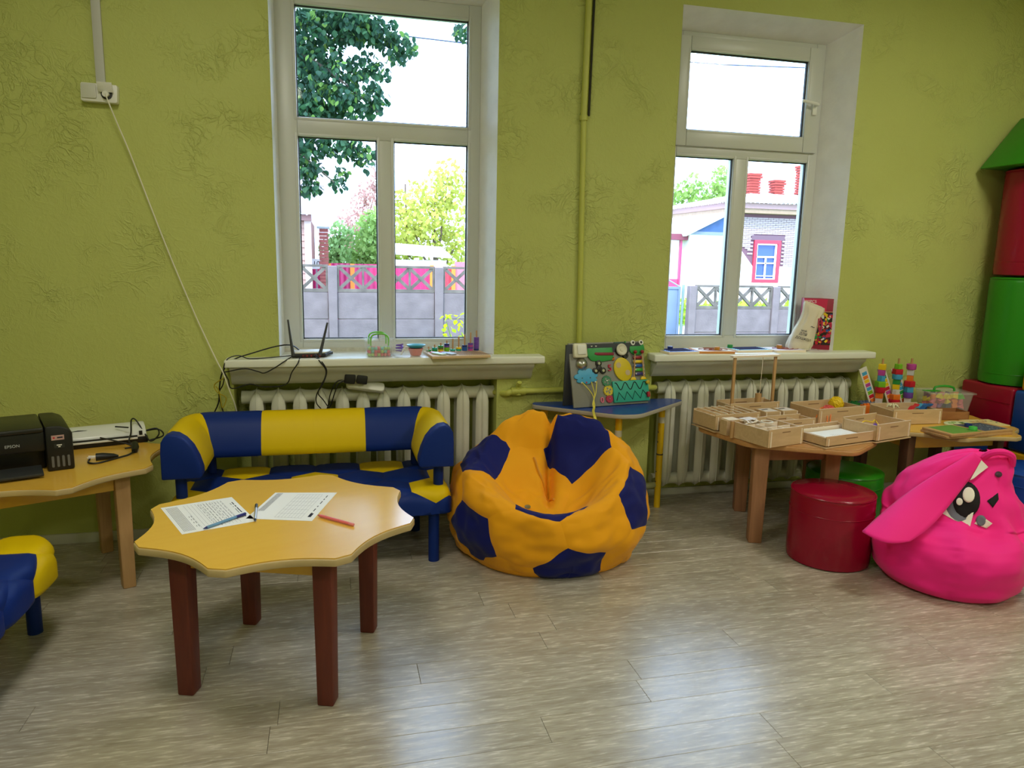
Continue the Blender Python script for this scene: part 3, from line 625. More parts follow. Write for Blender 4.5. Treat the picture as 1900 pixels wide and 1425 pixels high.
for k in range(6400):
    c = rnd.choices(CL, wts)[0]
    d = Vector((rnd.gauss(0, 1), rnd.gauss(0, 1), rnd.gauss(0, 1))).normalized() * rnd.random() ** .4
    p = Vector((c[0] + d.x * c[3], c[1] + d.y * c[4], c[2] + d.z * c[5])); q = Vector(to(p))
    R3 = (Matrix.Rotation(rnd.uniform(0, 6.28), 3, 'Z') @ Matrix.Rotation(rnd.gauss(1.0, .45), 3, 'Y') @ Matrix.Rotation(rnd.gauss(0, .5), 3, 'X'))
    mi = rnd.choices((0, 1, 2), (5, 4, 1.1))[0]; sc = rnd.uniform(.75, 1.25)
    if d.y < -.25 and nl < 300 and -.25 < p.x < 1.0 and 2.0 < p.z < 3.9:
        o = lo0[mi].copy() if nl >= 3 else lo0[nl]
        if nl >= 3: COL.objects.link(o); o.parent = ld
        o.location = q; o.rotation_euler = R3.to_euler(); o.scale = (sc,) * 3; nl += 1
    else:
        i = len(fv); fv += [tuple(R3 @ (Vector(w) * sc) + q) for w in lf.v]; ff += [tuple(a + i for a in w) for w in lf.f]; fm += [mi] * 2
for k in range(2600):     # the rest of the crown, outside the view
    d = Vector((rnd.gauss(0, 1), rnd.gauss(0, 1), rnd.gauss(0, 1))).normalized() * rnd.random() ** .4
    p = Vector((-2.5 + d.x * 1.9, 8.5 + d.y * 1.6, 5.3 + d.z * 2.0)); q = Vector(to(p)); R3 = Matrix.Rotation(rnd.uniform(0, 6.28), 3, 'Z') @ Matrix.Rotation(rnd.gauss(1, .5), 3, 'Y'); i = len(fv)
    fv += [tuple(R3 @ (Vector(w) * 1.5) + q) for w in lf.v]; ff += [tuple(a + i for a in w) for w in lf.f]; fm += [rnd.choice((0, 1))] * 2
fo = G(); fo.v, fo.f, fo.m = fv, ff, fm
fo.build('foliage', LIN, ld, smooth=False)['kind'] = 'stuff'
# little shrub just under the window
sh = thing('garden_shrub', 'small bright yellow green shrub tip at the bottom corner of the left window', 'shrub', (1.0, 5.6, GZ))
G().tube([(0, 0, 0), (.03, 0, .8), (-.02, -.02, 1.42)], [.012, .01, .004], 6).tube([(.02, 0, .9), (-.08, 0, 1.3), (-.14, 0, 1.5)], [.008, .006, .003], 6).build('stem', mat('green stem', (120, 140, 60), .7), sh)
s0 = G().add([(x * .04, y * .04, z) for (x, y), z in zip(pts, (0, .003, .004, .003, 0, .003, .004, .003))], [(0, 1, 2, 3, 4), (0, 4, 5, 6, 7)]).build('leaf', leafmat('bright yellow green leaf', (206, 220, 40), .5), sh, smooth=False)
for k in range(30):
    o = s0 if k == 0 else s0.copy()
    if k: COL.objects.link(o); o.parent = sh
    o.location = (rnd.uniform(-.17, .02), rnd.uniform(-.06, .06), rnd.uniform(1.36, 1.56)); o.rotation_euler = (rnd.uniform(-.8, .8), rnd.uniform(.2, 1.3), rnd.uniform(0, 6.28))
# ================================================================ FURNITURE
# ---- sofas: round roll cushions on blue posts, quilted football seat
HX, HS = .222, .128
def quilted_seat(root, hw, hd, zb, zt, colour, rows, cr=.05):
    """puffed hexagons laid over the seat, running down its front edge"""
    ra = .055; flat = 2 * hd - ra
    G().prism(roundpoly([(-hw + .014, -hd + .014), (hw - .014, -hd + .014), (hw - .014, hd), (-hw + .014, hd)], [cr * 1.3, cr * 1.3, .03, .03], 7), zb, zt - .014).build('seat_base', BLUE, root, bev=.03, seg=3)
    def wrap(x, s, h):
        x = max(-hw, min(hw, x)); s = max(0, s); ex = hw - abs(x); drop = 0
        if ex < .05: drop = .05 - sqrt(max(0, .05 ** 2 - (.05 - ex) ** 2))
        if s <= flat: y, z, ny, nz = hd - s, zt, 0, 1
        elif s <= flat + ra * pi / 2:
            a = (s - flat) / ra; y, z, ny, nz = hd - flat - ra * sin(a), zt - ra + ra * cos(a), -sin(a), cos(a)
        else:
            d = min(s - flat - ra * pi / 2, zt - ra - zb); y, z, ny, nz = hd - flat - ra, zt - ra - d, -1, 0
        if ex < cr and y < 0: y *= (hd - cr + sqrt(max(0, cr * cr - (cr - ex) ** 2))) / hd
        return (x, y + ny * h, z + nz * h - drop * nz)
    for r in range(rows):
        cs = hd - .215 + r * 1.5 * HS
        for c in range(-4, 5):
            cx = c * HX + .104 + (HX / 2 if r % 2 else 0)
            if cx < -hw - HX * .5 or cx > hw + HX * .5: continue
            pf = 1 if abs(cx) < hw - .03 else .15
            g = G(); v = [wrap(cx, cs, .011 * pf)]; f = []; K, E_ = 8, 5
            cor = [(HX / 2, HS / 2), (0, HS), (-HX / 2, HS / 2), (-HX / 2, -HS / 2), (0, -HS), (HX / 2, -HS / 2)]
            n = 6 * E_
            for k in range(1, K + 1):
                q = k / K; h = pf * .011 * (1 - q ** 4) - (.001 if k == K else 0)
                for i in range(n):
                    a, b = cor[i // E_], cor[(i // E_ + 1) % 6]; t = (i % E_) / E_
                    v.append(wrap(cx + (a[0] * (1 - t) + b[0] * t) * q, cs + (a[1] * (1 - t) + b[1] * t) * q, h))
            f += [(0, 1 + i, 1 + (i + 1) % n) for i in range(n)]
            f += [(1 + (k - 1) * n + i, 1 + k * n + i, 1 + k * n + (i + 1) % n, 1 + (k - 1) * n + (i + 1) % n) for k in range(1, K) for i in range(n)]
            g.add(v, f); g.build('seat_panel', YEL if colour(r, c) else BLUE, root, weld=True, ang=180)
def post(root, x, y, z0, z1, nm, r=.026):
    G().lathe([(r, z0), (r, z1)], 20, (x, y, 0)).build(nm, BLUE, root)
sofa = thing('sofa', 'blue and yellow children\'s sofa with roll arms, standing behind the star shaped table', 'sofa', (-.09, 3.535, 0))
yc = {(0, -2), (0, 1), (1, -1), (2, -3), (2, 2), (3, -2), (1, 2), (1, -4)}
quilted_seat(sofa, .63, .262, .25, .362, lambda r, c: (r, c) in yc, 4)
for x, y in ((.545, -.21), (-.568, -.21), (.5, .2), (-.5, .2)): post(sofa, x, y, 0, .27, 'leg')
for x, y in ((.57, -.18), (-.57, -.18)): post(sofa, x, y, .33, .5, 'arm_post', .024)
for x in (-.5, .5): post(sofa, x, .2, .33, .52, 'back_post', .022)
# sweep of the roll: profile (inward u, up v) along a U
prof = [(0, 0), (0, .06), (0, .12), (.004, .165), (.018, .19), (.04, .201), (.07, .196), (.1, .175), (.128, .14), (.15, .09), (.164, .04), (.165, .012), (.155, 0)]
def u_path(s):
    """outer edge of the U: right arm forward end at s=0 ... left arm end; returns point, inward normal"""
    A, Rr, Lb = .345, .15, .96
    q = Rr * pi / 2
    if s < A: return (.632, -.265 + s), (-1, 0)
    s -= A
    if s < q: a = s / Rr; return (.632 - Rr + Rr * cos(a), .08 + Rr * sin(a)), (-cos(a), -sin(a))
    s -= q
    if s < Lb: return (.482 - s * (.964 / Lb), .23), (0, -1)
    s -= Lb
    if s < q: a = s / Rr; return (-.482 - Rr * sin(a), .08 + Rr * cos(a)), (sin(a), -cos(a))
    s -= q; return (-.632, .08 - s), (1, 0)
TOT = .345 * 2 + .15 * pi + .96
MK = .50
marks = [0, .075, MK, MK + (TOT - 2 * MK) * .285, MK + (TOT - 2 * MK) * .505, MK + (TOT - 2 * MK) * .725, TOT - MK, TOT - .075, TOT]
cols = [BLUE, YEL, BLUE, YEL, YEL, BLUE, YEL, BLUE]
ZR = .478
for k in range(8):
    a, b = marks[k], marks[k + 1]; n = 14 if k not in (0, 7) else 4; g = G(); v = []; m = len(prof)
    for i in range(n + 1):
        s = a + (b - a) * i / n; p, nn = u_path(s)
        e = min(i, n - i) / n * (b - a); sq = 1.0 - .012 * exp(-e / .006)
        for u, w in prof:
            uu = .08 + (u - .08) * sq; ww = .09 + (w - .09) * sq
            v.append((p[0] + nn[0] * uu, p[1] + nn[1] * uu, ZR + ww))
    g.add(v, [(i * m + j, i * m + (j + 1) % m, (i + 1) * m + (j + 1) % m, (i + 1) * m + j) for i in range(n) for j in range(m)])
    if k == 0: g.f.append(tuple(range(m))[::-1]); g.m.append(0)
    if k == 7: g.f.append(tuple(n * m + j for j in range(m))); g.m.append(0)
    g.build('arm_panel' if k in (0, 1, 6, 7) else 'backrest_panel', cols[k], sofa, ang=50, bev=.006 if k in (0, 7) else 0, seg=2)
bench = thing('sofa', 'blue and yellow quilted seat corner cut off by the lower left edge of the picture', 'sofa', (-1.292, 2.372, 0), radians(88))
yc2 = {(0, 2), (1, 2), (2, 2), (3, 2), (2, -1), (0, 1), (1, -2), (3, -2), (2, 0)}
quilted_seat(bench, .63, .262, .25, .375, lambda r, c: c >= 2 or (c == 1 and r in (0, 1, 3)) or (r, c) == (2, -1), 4, .15)
for x, y in ((.575, -.147), (-.568, -.15), (.5, .2), (-.5, .2)): post(bench, x, y, 0, .27, 'leg')

# ---- wavy star tables
def star_outline(pts, dip=.045, rc=.016, n=11):
    out = []; N = len(pts)
    for i in range(N):
        a, b = Vector(pts[i]), Vector(pts[(i + 1) % N]); d = (b - a); L_ = d.length; d.normalize(); nn = Vector((-d.y, d.x))
        mid = (Vector((0, 0)) - (a + b) / 2)
        if nn.dot(mid) < 0: nn = -nn
        for k in range(n):
            t = (k + .5) / n; out.append(a + (b - a) * (rc / L_ + (1 - 2 * rc / L_) * t) + nn * dip * sin(pi * t))
    return [(p.x, p.y) for p in out]
def star_table(name, label, cat, loc, rz, legm, corners, legs, legw=.062, top=LAM, edge=EDGE, h=.55, apron=True, dip=.037, apron_mat=None, group=None, outline=None):
    t = thing(name, label, cat, loc, rz, group)
    o = outline or star_outline(corners, dip)
    g = G(); n = len(o); th = .028
    g.prism(o, h - th, h - .003); g.build('edge_band', edge, t, bev=.005, seg=2, ang=60)
    c = [(x * .992, y * .992) for x, y in o]
    G().prism(c, h - .0045, h, m=0).build('tabletop', top, t, ang=60)
    for x, y, a in legs:
        w = legw / 2; v = []
        for z, q in ((0, .86), (h - th, 1.0)):
            for sx, sy in ((-1, -1), (1, -1), (1, 1), (-1, 1)):
                v.append(Matrix.Rotation(a, 3, 'Z') @ Vector((sx * w * q, sy * w * q, z)) + Vector((x, y, 0)))
        G().add(v, [(3, 2, 1, 0), (4, 5, 6, 7), (0, 1, 5, 4), (1, 2, 6, 5), (2, 3, 7, 6), (3, 0, 4, 7)]).build('leg', legm, t, bev=.006, seg=2)
    if apron:
        L_ = len(legs)
        for i in range(L_):
            a, b = Vector(legs[i][:2]), Vector(legs[(i + 1) % L_][:2]); d = b - a
            G().box(((a.x + b.x) / 2, (a.y + b.y) / 2, h - th - .04), (d.length - legw, .02, .08), rz=atan2(d.y, d.x)).build('apron', apron_mat or top, t, bev=.002, seg=1)
    return t
oct_ = [(.485 * cos(pi / 4 * k), .485 * sin(pi / 4 * k)) for k in range(8)]
legs4 = [(.335 * cos(pi / 2 * k), .335 * sin(pi / 2 * k), pi / 4) for k in range(4)]
star_table('activity_table', 'star shaped yellow table with dark red legs, papers and pens lying on it', 'table', (-.185, 2.56, 0), radians(26), REDLEG, oct_, legs4, .064)
star_table('activity_table', 'star shaped yellow table with pale beech legs at the left wall, holding the printer', 'table', (-1.2, 3.415, 0), radians(-20), PALELEG, oct_, legs4, .06)
wt = wood('mid brown laminate', (188, 136, 84), (200, 150, 98), .4, (2, 24, 24))
A = (2.45, 3.42)
po = [(1.95, 3.585), (2.035, 3.2), (2.478, 2.95), (2.75, 3.13), (2.97, 3.42), (2.93, 3.80), (2.2, 3.85)]
star_table('activity_table', 'many sided brown wooden table covered with open wooden boxes', 'table', (A[0], A[1], 0), 0, BROWNLEG, None,
           [(2.14 - A[0], 3.245 - A[1], -.35), (2.53 - A[0], 3.20 - A[1], -.35), (2.745 - A[0], 3.645 - A[1], -.35), (2.325 - A[0], 3.70 - A[1], -.35)], .078, wt, wt,
           outline=roundpoly([(x - A[0], y - A[1]) for x, y in po], .06), apron_mat=BROWNLEG)
B = (3.4, 3.46)
pb = [(3.27, 3.10), (3.62, 3.07), (3.80, 3.25), (3.82, 3.62), (3.70, 3.84), (3.2, 3.85), (3.02, 3.62), (3.04, 3.30)]
star_table('activity_table', 'wavy edged yellow table with dark legs at far right, under the stacking toys', 'table', (B[0], B[1], 0), 0, wood('dark brown wood', (84, 54, 40), (104, 68, 50), .5, (30, 30, 3)), [(x - B[0], y - B[1]) for x, y in pb],
           [(3.12 - B[0], 3.33 - B[1], .2), (3.70 - B[0], 3.30 - B[1], .2), (3.68 - B[0], 3.7 - B[1], .2), (3.15 - B[0], 3.72 - B[1], .2)], .06, dip=.03)
# ---- blue table on yellow tube legs
bt = thing('corner_table', 'blue topped table with yellow tube legs by the wall, carrying the busy board', 'table', (1.5, 3.7, 0))
BT = wood('blue laminate', (30, 66, 150), (36, 74, 162), .3, (30, 30, 30))
oo = roundpoly([(-.44, .10), (-.06, -.225), (.06, -.23), (.475, .10), (.43, .16), (-.42, .16)], [.06, .05, .05, .05, .03, .05], 6)
G().prism(oo, .63, .6535).build('edge_band', mat('grey edge band', (176, 170, 160), .45), bt, bev=.004, ang=60)
G().prism([(x * .993, y * .993) for x, y in oo], .653, .655).build('tabletop', BT, bt, ang=60)
YT = mat('yellow enamel tube', (232, 190, 20), .35)
def tube_leg(x, y):
    l = G().lathe([(.0185, 0), (.0185, .32), (.0165, .325), (.0165, .33), (.0185, .335), (.0185, .63)], 18).build('leg', YT, bt, loc=(x, y, 0))
    G().lathe([(.0192, .515), (.0192, .55)], 18).build('joint_band', mat('pale band', (204, 200, 180), .4), l)
    G().lathe([(.0195, .322), (.0195, .328)], 18).build('collar', BLK2, l)
    for z in (.16, .22, .4, .46): G().ball((-.018, -.004, z), .004, 8).build('pin', BLK2, l)
tube_leg(.362, .142); tube_leg(-.02, -.135); tube_leg(-.36, .12)

# ---- vinyl stools and soft play blocks
def vinyl_cyl(name, label, cat, loc, r, h, m, seam=None, group=None, n=40):
    t = thing(name, label, cat, loc, 0, group)
    p = [(r * .9, 0), (r * .985, .006), (r, .03), (r, h - .03), (r * .985, h - .01), (r * .95, h - .001), (r * .5, h + .006), (.004, h + .008)]
    g = G(); rr = []
    for q, z in p: rr.append((q, z))
    g.lathe(rr, n); 
    g.build('body', m, t, ang=60)
    k = seam if seam is not None else h - .07
    G().tube([(r * 1.001 * cos(a * pi / 24), r * 1.001 * sin(a * pi / 24), k) for a in range(49)], .0022, 5).build('zip_seam', m, t)
    G().tube([(r * .985 * cos(a * pi / 24), r * .985 * sin(a * pi / 24), h - .008) for a in range(49)], .004, 6).build('piping', m, t)
    return t
vinyl_cyl('pouf', 'glossy dark red round stool in front of the table with the wooden boxes', 'stool', (2.388, 2.982, 0), .196, .355, SHINYRED, .26)
vinyl_cyl('pouf', 'glossy green round stool pushed under the table with the wooden boxes', 'stool', (2.76, 3.37, 0), .2, .33, SHINYGREEN)
vinyl_cyl('pouf', 'glossy blue round stool behind the pink bean bag at the right edge', 'stool', (3.66, 3.0, 0), .2, .39, SHINYBLUE)
def soft_box(label, lo, hi, m):
    t = thing('soft_block', label, 'play block', ((lo[0] + hi[0]) / 2, (lo[1] + hi[1]) / 2, lo[2]))
    d = [b - a for a, b in zip(lo, hi)]
    G().b2((-d[0] / 2, -d[1] / 2, 0), (d[0] / 2, d[1] / 2, d[2])).build('body', m, t, bev=.018, seg=3)
    z = d[2] * .74
    G().tube([(-d[0] / 2 - .0005, -d[1] / 2 + .01, z), (-d[0] / 2 - .0005, d[1] / 2 * .45, z)], .0022, 5).build('zip_seam', m, t)
    return t
soft_box('blue cube of the soft play tower beside the dark legs of the yellow table', (3.955, 3.48, 0), (4.33, 3.84, .365), SHINYBLUE)
soft_box('yellow cube of the soft play wall, low behind the blue round stool', (3.955, 3.09, 0), (4.33, 3.465, .365), SHINYYEL)
soft_box('dark red cube carrying the green cylinder of the soft play tower', (3.96, 3.465, .367), (4.33, 3.84, .735), SHINYRED)
soft_box('blue cube of the soft play wall next to the dark red cube', (3.955, 3.075, .367), (4.33, 3.455, .732), SHINYBLUE)
soft_box('yellow soft play block standing on the blue cube at the right edge', (3.965, 3.1, .734), (4.33, 3.425, .93), SHINYYEL)
vinyl_cyl('soft_cylinder', 'tall glossy green cylinder standing on the dark red cube', 'play block', (4.15, 3.645, .737), .192, .655, SHINYGREEN, .07)
vinyl_cyl('soft_cylinder', 'tall glossy dark red cylinder on top of the green cylinder, under the roof block', 'play block', (4.15, 3.645, 1.402), .183, .63, SHINYRED, .085)
t = thing('roof_block', 'green triangular roof block topping the soft play tower', 'play block', (4.15, 3.65, 2.043))
G().prism([(-.27, 0), (.21, 0), (.21, .1), (-.0, .32)], -.19, .19, M=RX(90)).build('body', SHINYGREEN, t, bev=.014, seg=3)

# ---- football bean bag
phi = (1 + sqrt(5)) / 2
ico = [Vector(q).normalized() for q in [(0, s * 1, t * phi) for s in (1, -1) for t in (1, -1)] + [(s * 1, t * phi, 0) for s in (1, -1) for t in (1, -1)] + [(t * phi, 0, s * 1) for s in (1, -1) for t in (1, -1)]]
def facing_basis(d): z = d.normalized(); return z
V0 = ico[0]; nb0 = [v for v in ico if .4 < v.dot(V0) < .9]
# body axes: a to the right of the viewer, b away from the viewer, c up
front = Vector((.02, -cos(radians(31)), sin(radians(31)))).normalized()
right = Vector((1, 0, 0)); right = (right - front * right.dot(front)).normalized()
z0 = V0; x0 = (nb0[0] - z0 * nb0[0].dot(z0)).normalized(); y0 = z0.cross(x0)
y1 = front.cross(right)
Rm = Matrix((right, y1, front)).transposed() @ Matrix((x0, y0, z0))
roll = Matrix.Rotation(radians(-2), 3, front)
icoR = [roll @ (Rm @ v) for v in ico]
def fold(p, seed, sc, amp):
    return noise.noise(Vector((p.x * sc + seed, p.y * sc, p.z * sc))) * amp
def bagmap(p, puff):
    a, b, c = p
    R_ = 1 + puff
    X, Y = .487 * a * R_, .44 * b * R_
    Z = .255 + (.455 if c > 0 else .42) * c * R_
    # floor flattening and sag
    if Z < 0: Z = 0
    if Z < .06: Z = Z * .75
    sag = exp(-((Z - .17) / .16) ** 2) * .02; X *= 1 + sag; Y *= 1 + sag
    # the dent left by someone sitting in it
    q = Vector((a, b, c)); dn = q.angle(Vector((.03, -.50, .87)))
    w = exp(-(dn / .60) ** 2.6)
    Z -= .355 * w; Y += .07 * w
    ul = exp(-(q.angle(Vector((-.62, -.12, .78))) / .42) ** 2); Z -= .06 * ul; Y -= .02 * ul
    # raised back and a crease down its middle
    bk = exp(-(q.angle(Vector((-.12, .42, .9))) / .42) ** 2); Z += .04 * bk
    bk = exp(-(q.angle(Vector((.36, .3, .88))) / .34) ** 2); Z += .03 * bk; X += .0
    cr = exp(-((a - .015 + .12 * (c - .9)) / .042) ** 2) * max(0, min(1, (c - .35) / .3)) * max(0, min(1, (b + .62) / .3))
    Z -= .085 * cr; Y += .06 * cr
    rim = exp(-(q.angle(Vector((0, -.94, .34))) / .35) ** 2); Y -= .02 * rim
    if Y > 0: k_ = max(0, min(1, (Z - .42) / .18)); Y *= .94 - .54 * k_
    f = fold(q, 3, 3.2, .024) + fold(q, 9, 7.5, .011)
    wr = abs(noise.noise(Vector((a * 5 + 4, b * 5, c * 9)))) * .03 * max(0, c + .1)
    k = 1 if Z > .02 else 0
    return (X + a * f * k, Y + b * f * k, max(0, Z + (c * f - wr) * k))
ORY = mat('orange yellow oxford cloth', (250, 172, 18), .66, .25, bump=(420, .25, .001), sheen=.1); DBL = mat('deep blue oxford cloth', (14, 24, 108), .66, .2, bump=(420, .25, .001), sheen=.1)
bag = thing('bean_bag', 'orange yellow and blue football bean bag with a dented seat, between sofa and blue table', 'bean bag', (1.03, 3.362, 0), radians(-17))
def panel(poly, m, nm):
    c = Vector((0, 0, 0))
    for p in poly: c += p
    c.normalize(); N = len(poly); K, E_ = 12, 12; v = [bagmap(c, .016)]; n = N * E_
    for k in range(1, K + 1):
        q = k / K
        for i in range(n):
            a, b = poly[i // E_], poly[(i // E_ + 1) % N]; t = (i % E_) / E_
            e = a.lerp(b, t); p = c.lerp(e, q).normalized(); v.append(bagmap(p, .016 * (1 - q ** 6)))
    f = [(0, 1 + i, 1 + (i + 1) % n) for i in range(n)] + [(1 + (k - 1) * n + i, 1 + k * n + i, 1 + k * n + (i + 1) % n, 1 + (k - 1) * n + (i + 1) % n) for k in range(1, K) for i in range(n)]
    o = G().add(v, f).build(nm, m, bag, ang=180); return o
for v in icoR:
    nb = [w for w in icoR if .4 < w.dot(v) < .9]; x = (nb[0] - v * nb[0].dot(v)).normalized(); y = v.cross(x)
    nb.sort(key=lambda w: atan2(w.dot(y), w.dot(x))); panel([(v * 1.93 + w * 1.07).normalized() for w in nb], DBL, 'blue_panel')
done = set()
for i in range(12):
    for j in range(i + 1, 12):
        for k in range(j + 1, 12):
            a, b, c = icoR[i], icoR[j], icoR[k]
            if min(a.dot(b), b.dot(c), a.dot(c)) > .4:
                poly = []
                for p, q in ((a, b), (b, c), (c, a)): poly += [(p * 1.93 + q * 1.07).normalized(), (q * 1.93 + p * 1.07).normalized()]
                panel(poly, ORY, 'yellow_panel')
pt = bagmap(Vector((-.18, -.62, .76)).normalized(), .02)
G().lathe([(.006, 0), (.014, .001), (.014, .004), (.007, .005)], 14, M=T(pt[0], pt[1], pt[2] + .002) @ RX(20)).build('eyelet', METAL, bag)
zp = [bagmap(Vector((-.14 + .2 * k, -.1 - .34 * k, .95 - .1 * k)).normalized(), .028) for k in [j / 10 for j in range(11)]]
G().tube(zp, .006, 6).build('zip', mat('ochre zip', (226, 152, 30), .5), bag)

# ---- pink bean bag with an ear and an eye
PKM = mat('hot pink oxford cloth', (255, 36, 146), .66, .25, bump=(420, .25, .001), sheen=.1)
pb_ = thing('bean_bag', 'hot pink bean bag with a drooping ear and a big printed eye', 'bean bag', (2.776, 2.64, 0), radians(-45)); pb_.scale = (.975, .975, .985)
RG = [(0, 0, .0, .24, .24), (.012, 0, 0, .275, .272), (.05, 0, 0, .312, .305), (.11, 0, 0, .331, .322), (.17, 0, 0, .333, .325), (.22, 0, 0, .326, .312), (.255, 0, .01, .318, .292), (.278, 0, .03, .312, .26), (.288, 0, .06, .305, .222), (.31, 0, .085, .296, .186), (.36, -.005, .1, .28, .16), (.42, -.01, .11, .262, .14), (.48, -.012, .12, .232, .115), (.53, .02, .128, .19, .095), (.57, .05, .132, .152, .072), (.60, .075, .134, .112, .05), (.615, .085, .135, .07, .03), (.62, .09, .135, .02, .012)]
def pinkmap(u, v):
    x = v * (len(RG) - 1); i = min(int(x), len(RG) - 2); t = x - i
    r0, r1 = RG[i], RG[i + 1]; z, cx, cy, ra, rb = [r0[k] * (1 - t) + r1[k] * t for k in range(5)]
    a = 2 * pi * u; ca, sa = cos(a), sin(a)
    e = .85 if z > .3 else 1.0
    px, py = ra * (abs(ca) ** e) * (1 if ca > 0 else -1), rb * (abs(sa) ** e) * (1 if sa > 0 else -1)
    f = noise.noise(Vector((ca * 1.6, sa * 1.6, z * 7))) * .028 + noise.noise(Vector((ca * 4 + 3, sa * 4, z * 16))) * .013
    # folds running from the waist to the front seam
    f += .016 * exp(-((z - .30) / .05) ** 2) * sin(a * 9 + z * 30)
    f -= .014 * exp(-((a - 1.5 * pi - .05) / .045) ** 2) * (1 if .03 < z < .25 else 0) * (.6 + .4 * sin(z * 150))
    k = 0 if z < .01 else 1
    return (cx + px * (1 + f * 3 * k), cy + py * (1 + f * 3 * k), max(0, z + k * f * .5))
g = G().grid(lambda u, v: pinkmap(u, v), 96, 90, closed=True)
g.f.append(tuple(range(96))[::-1]); g.m.append(0)
pbody = g.build('body', PKM, pb_, ang=180)
bvh = BVHTree.FromPolygons([Vector(q) for q in g.v], [tuple(q) for q in g.f])
def on_bag(x, z, off=.004):
    h = bvh.ray_cast(Vector((x, -1, z)), Vector((0, 1, 0)))
    if h[0] is None: return Vector((x, .1, z))
    nrm = h[1] if h[1].y < 0 else -h[1]
    return h[0] + Vector((0, -off * 1.25, 0))
def patch(pts, m, nm, off):
    """a flat shape cut from felt and laid on the bag: fan of rings"""
    c = (sum(p[0] for p in pts) / len(pts), sum(p[1] for p in pts) / len(pts)); K = 5; n = len(pts); v = [on_bag(c[0], c[1], off)]
    for k in range(1, K + 1):
        for p in pts: v.append(on_bag(c[0] + (p[0] - c[0]) * k / K, c[1] + (p[1] - c[1]) * k / K, off if k < K else off * .4))
    f = [(0, 1 + i, 1 + (i + 1) % n) for i in range(n)] + [(1 + (k - 1) * n + i, 1 + k * n + i, 1 + k * n + (i + 1) % n, 1 + (k - 1) * n + (i + 1) % n) for k in range(1, K) for i in range(n)]
    G().add(v, f).build(nm, m, pb_, ang=180)
FW = mat('white felt', (238, 232, 222), .9); FB = mat('black felt', (22, 20, 24), .9); FG = mat('grey felt', (112, 116, 130), .9)
EX, EZ = .03, .405
patch([(EX - .105, EZ - .05), (EX - .07, EZ + .03), (EX + .0, EZ + .06), (EX + .05, EZ + .02), (EX + .035, EZ - .088), (EX - .03, EZ - .075)], FW, 'eye_white', .004)
patch(ell(.062, .075, 24, (EX - .012, EZ)), FG, 'eye_iris', .010)
patch(ell(.056, .074, 24, (EX + .008, EZ + .012)) , FB, 'eye_pupil', .016)
patch([(EX - .09, EZ + .04), (EX - .085, EZ + .085), (EX - .05, EZ + .075), (EX - .03, EZ + .06), (EX - .06, EZ + .02)], FB, 'eyelash', .0165)
patch(ell(.027, .035, 20, (EX + .016, EZ + .038)), FW, 'eye_highlight', .021)
patch(ell(.015, .018, 16, (EX - .017, EZ + .005)), FW, 'eye_highlight', .021)
patch([(EX + .09, EZ + .02), (EX + .13, EZ + .055), (EX + .135, EZ + .03), (EX + .115, EZ - .005)], FB, 'eyelash', .007)
patch([(EX + .05, EZ - .08), (EX + .075, EZ - .045), (EX + .12, EZ - .07), (EX + .1, EZ - .095)], FW, 'eye_white', .006)
patch(ell(.02, .024, 14, (EX + .075, EZ - .065)), FG, 'eye_iris', .009)
# the ear: long leaf hanging from the top to the left front
Lr = [Vector(q) for q in ((.045, .06, .625), (-.03, -.01, .57), (-.13, -.07, .49), (-.22, -.14, .41), (-.30, -.25, .335), (-.355, -.37, .285))]
Rr_ = [Vector(q) for q in ((.085, .06, .59), (.05, -.0, .52), (.012, -.05, .455), (-.03, -.12, .39), (-.09, -.24, .32), (-.16, -.345, .27))]
def ear(u, v):
    x = v * 5; i = min(int(x), 4); t = x - i
    def sp(P):
        a, b, c, d = P[max(i - 1, 0)], P[i], P[i + 1], P[min(i + 2, 5)]
        return .5 * ((2 * b) + (c - a) * t + (2 * a - 5 * b + 4 * c - d) * t * t + (3 * b - a - 3 * c + d) * t ** 3)
    p = sp(Lr).lerp(sp(Rr_), u); bul = sin(pi * u)
    p = p + Vector((-.02, -.045, .028)) * bul * (.35 + .5 * v) + Vector((.02, -.02, -.035)) * bul * max(0, v - .82) * 5
    return p
G().grid(lambda u, v: ear(u, v), 14, 28).build('ear', PKM, pb_, ang=180, solid=.006)
G().grid(lambda u, v: Vector((.082 + .03 * u, .045 + .01 * u, .592 - .03 * u)).lerp(Vector((.045 + .012 * u, -.012, .505 + .01 * u)), v), 4, 6).build('ear_lining', FW, pb_, solid=.003)
G().tube([(.09, .08, .60), (.12, .07, .628), (.165, .08, .635), (.20, .1, .615), (.205, .12, .57)], .016, 8, smooth=4).build('carry_loop', PKM, pb_)
e0 = on_bag(.155, .535, .004)
G().lathe([(.006, 0), (.014, .002), (.014, .005), (.007, .006)], 14, M=T(*e0) @ RX(70)).build('eyelet', mat('dark eyelet', (84, 60, 74), .35, metal=.8), pb_)
G().tube([(.305 + .0 * k, .05, .27 - .2 * k / 8) if k else (.30, .06, .3) for k in range(9)], .004, 6).build('side_seam', PKM, pb_)
# ================================================================ THINGS ON THE TABLES, SILLS AND WALL
ZT = .55
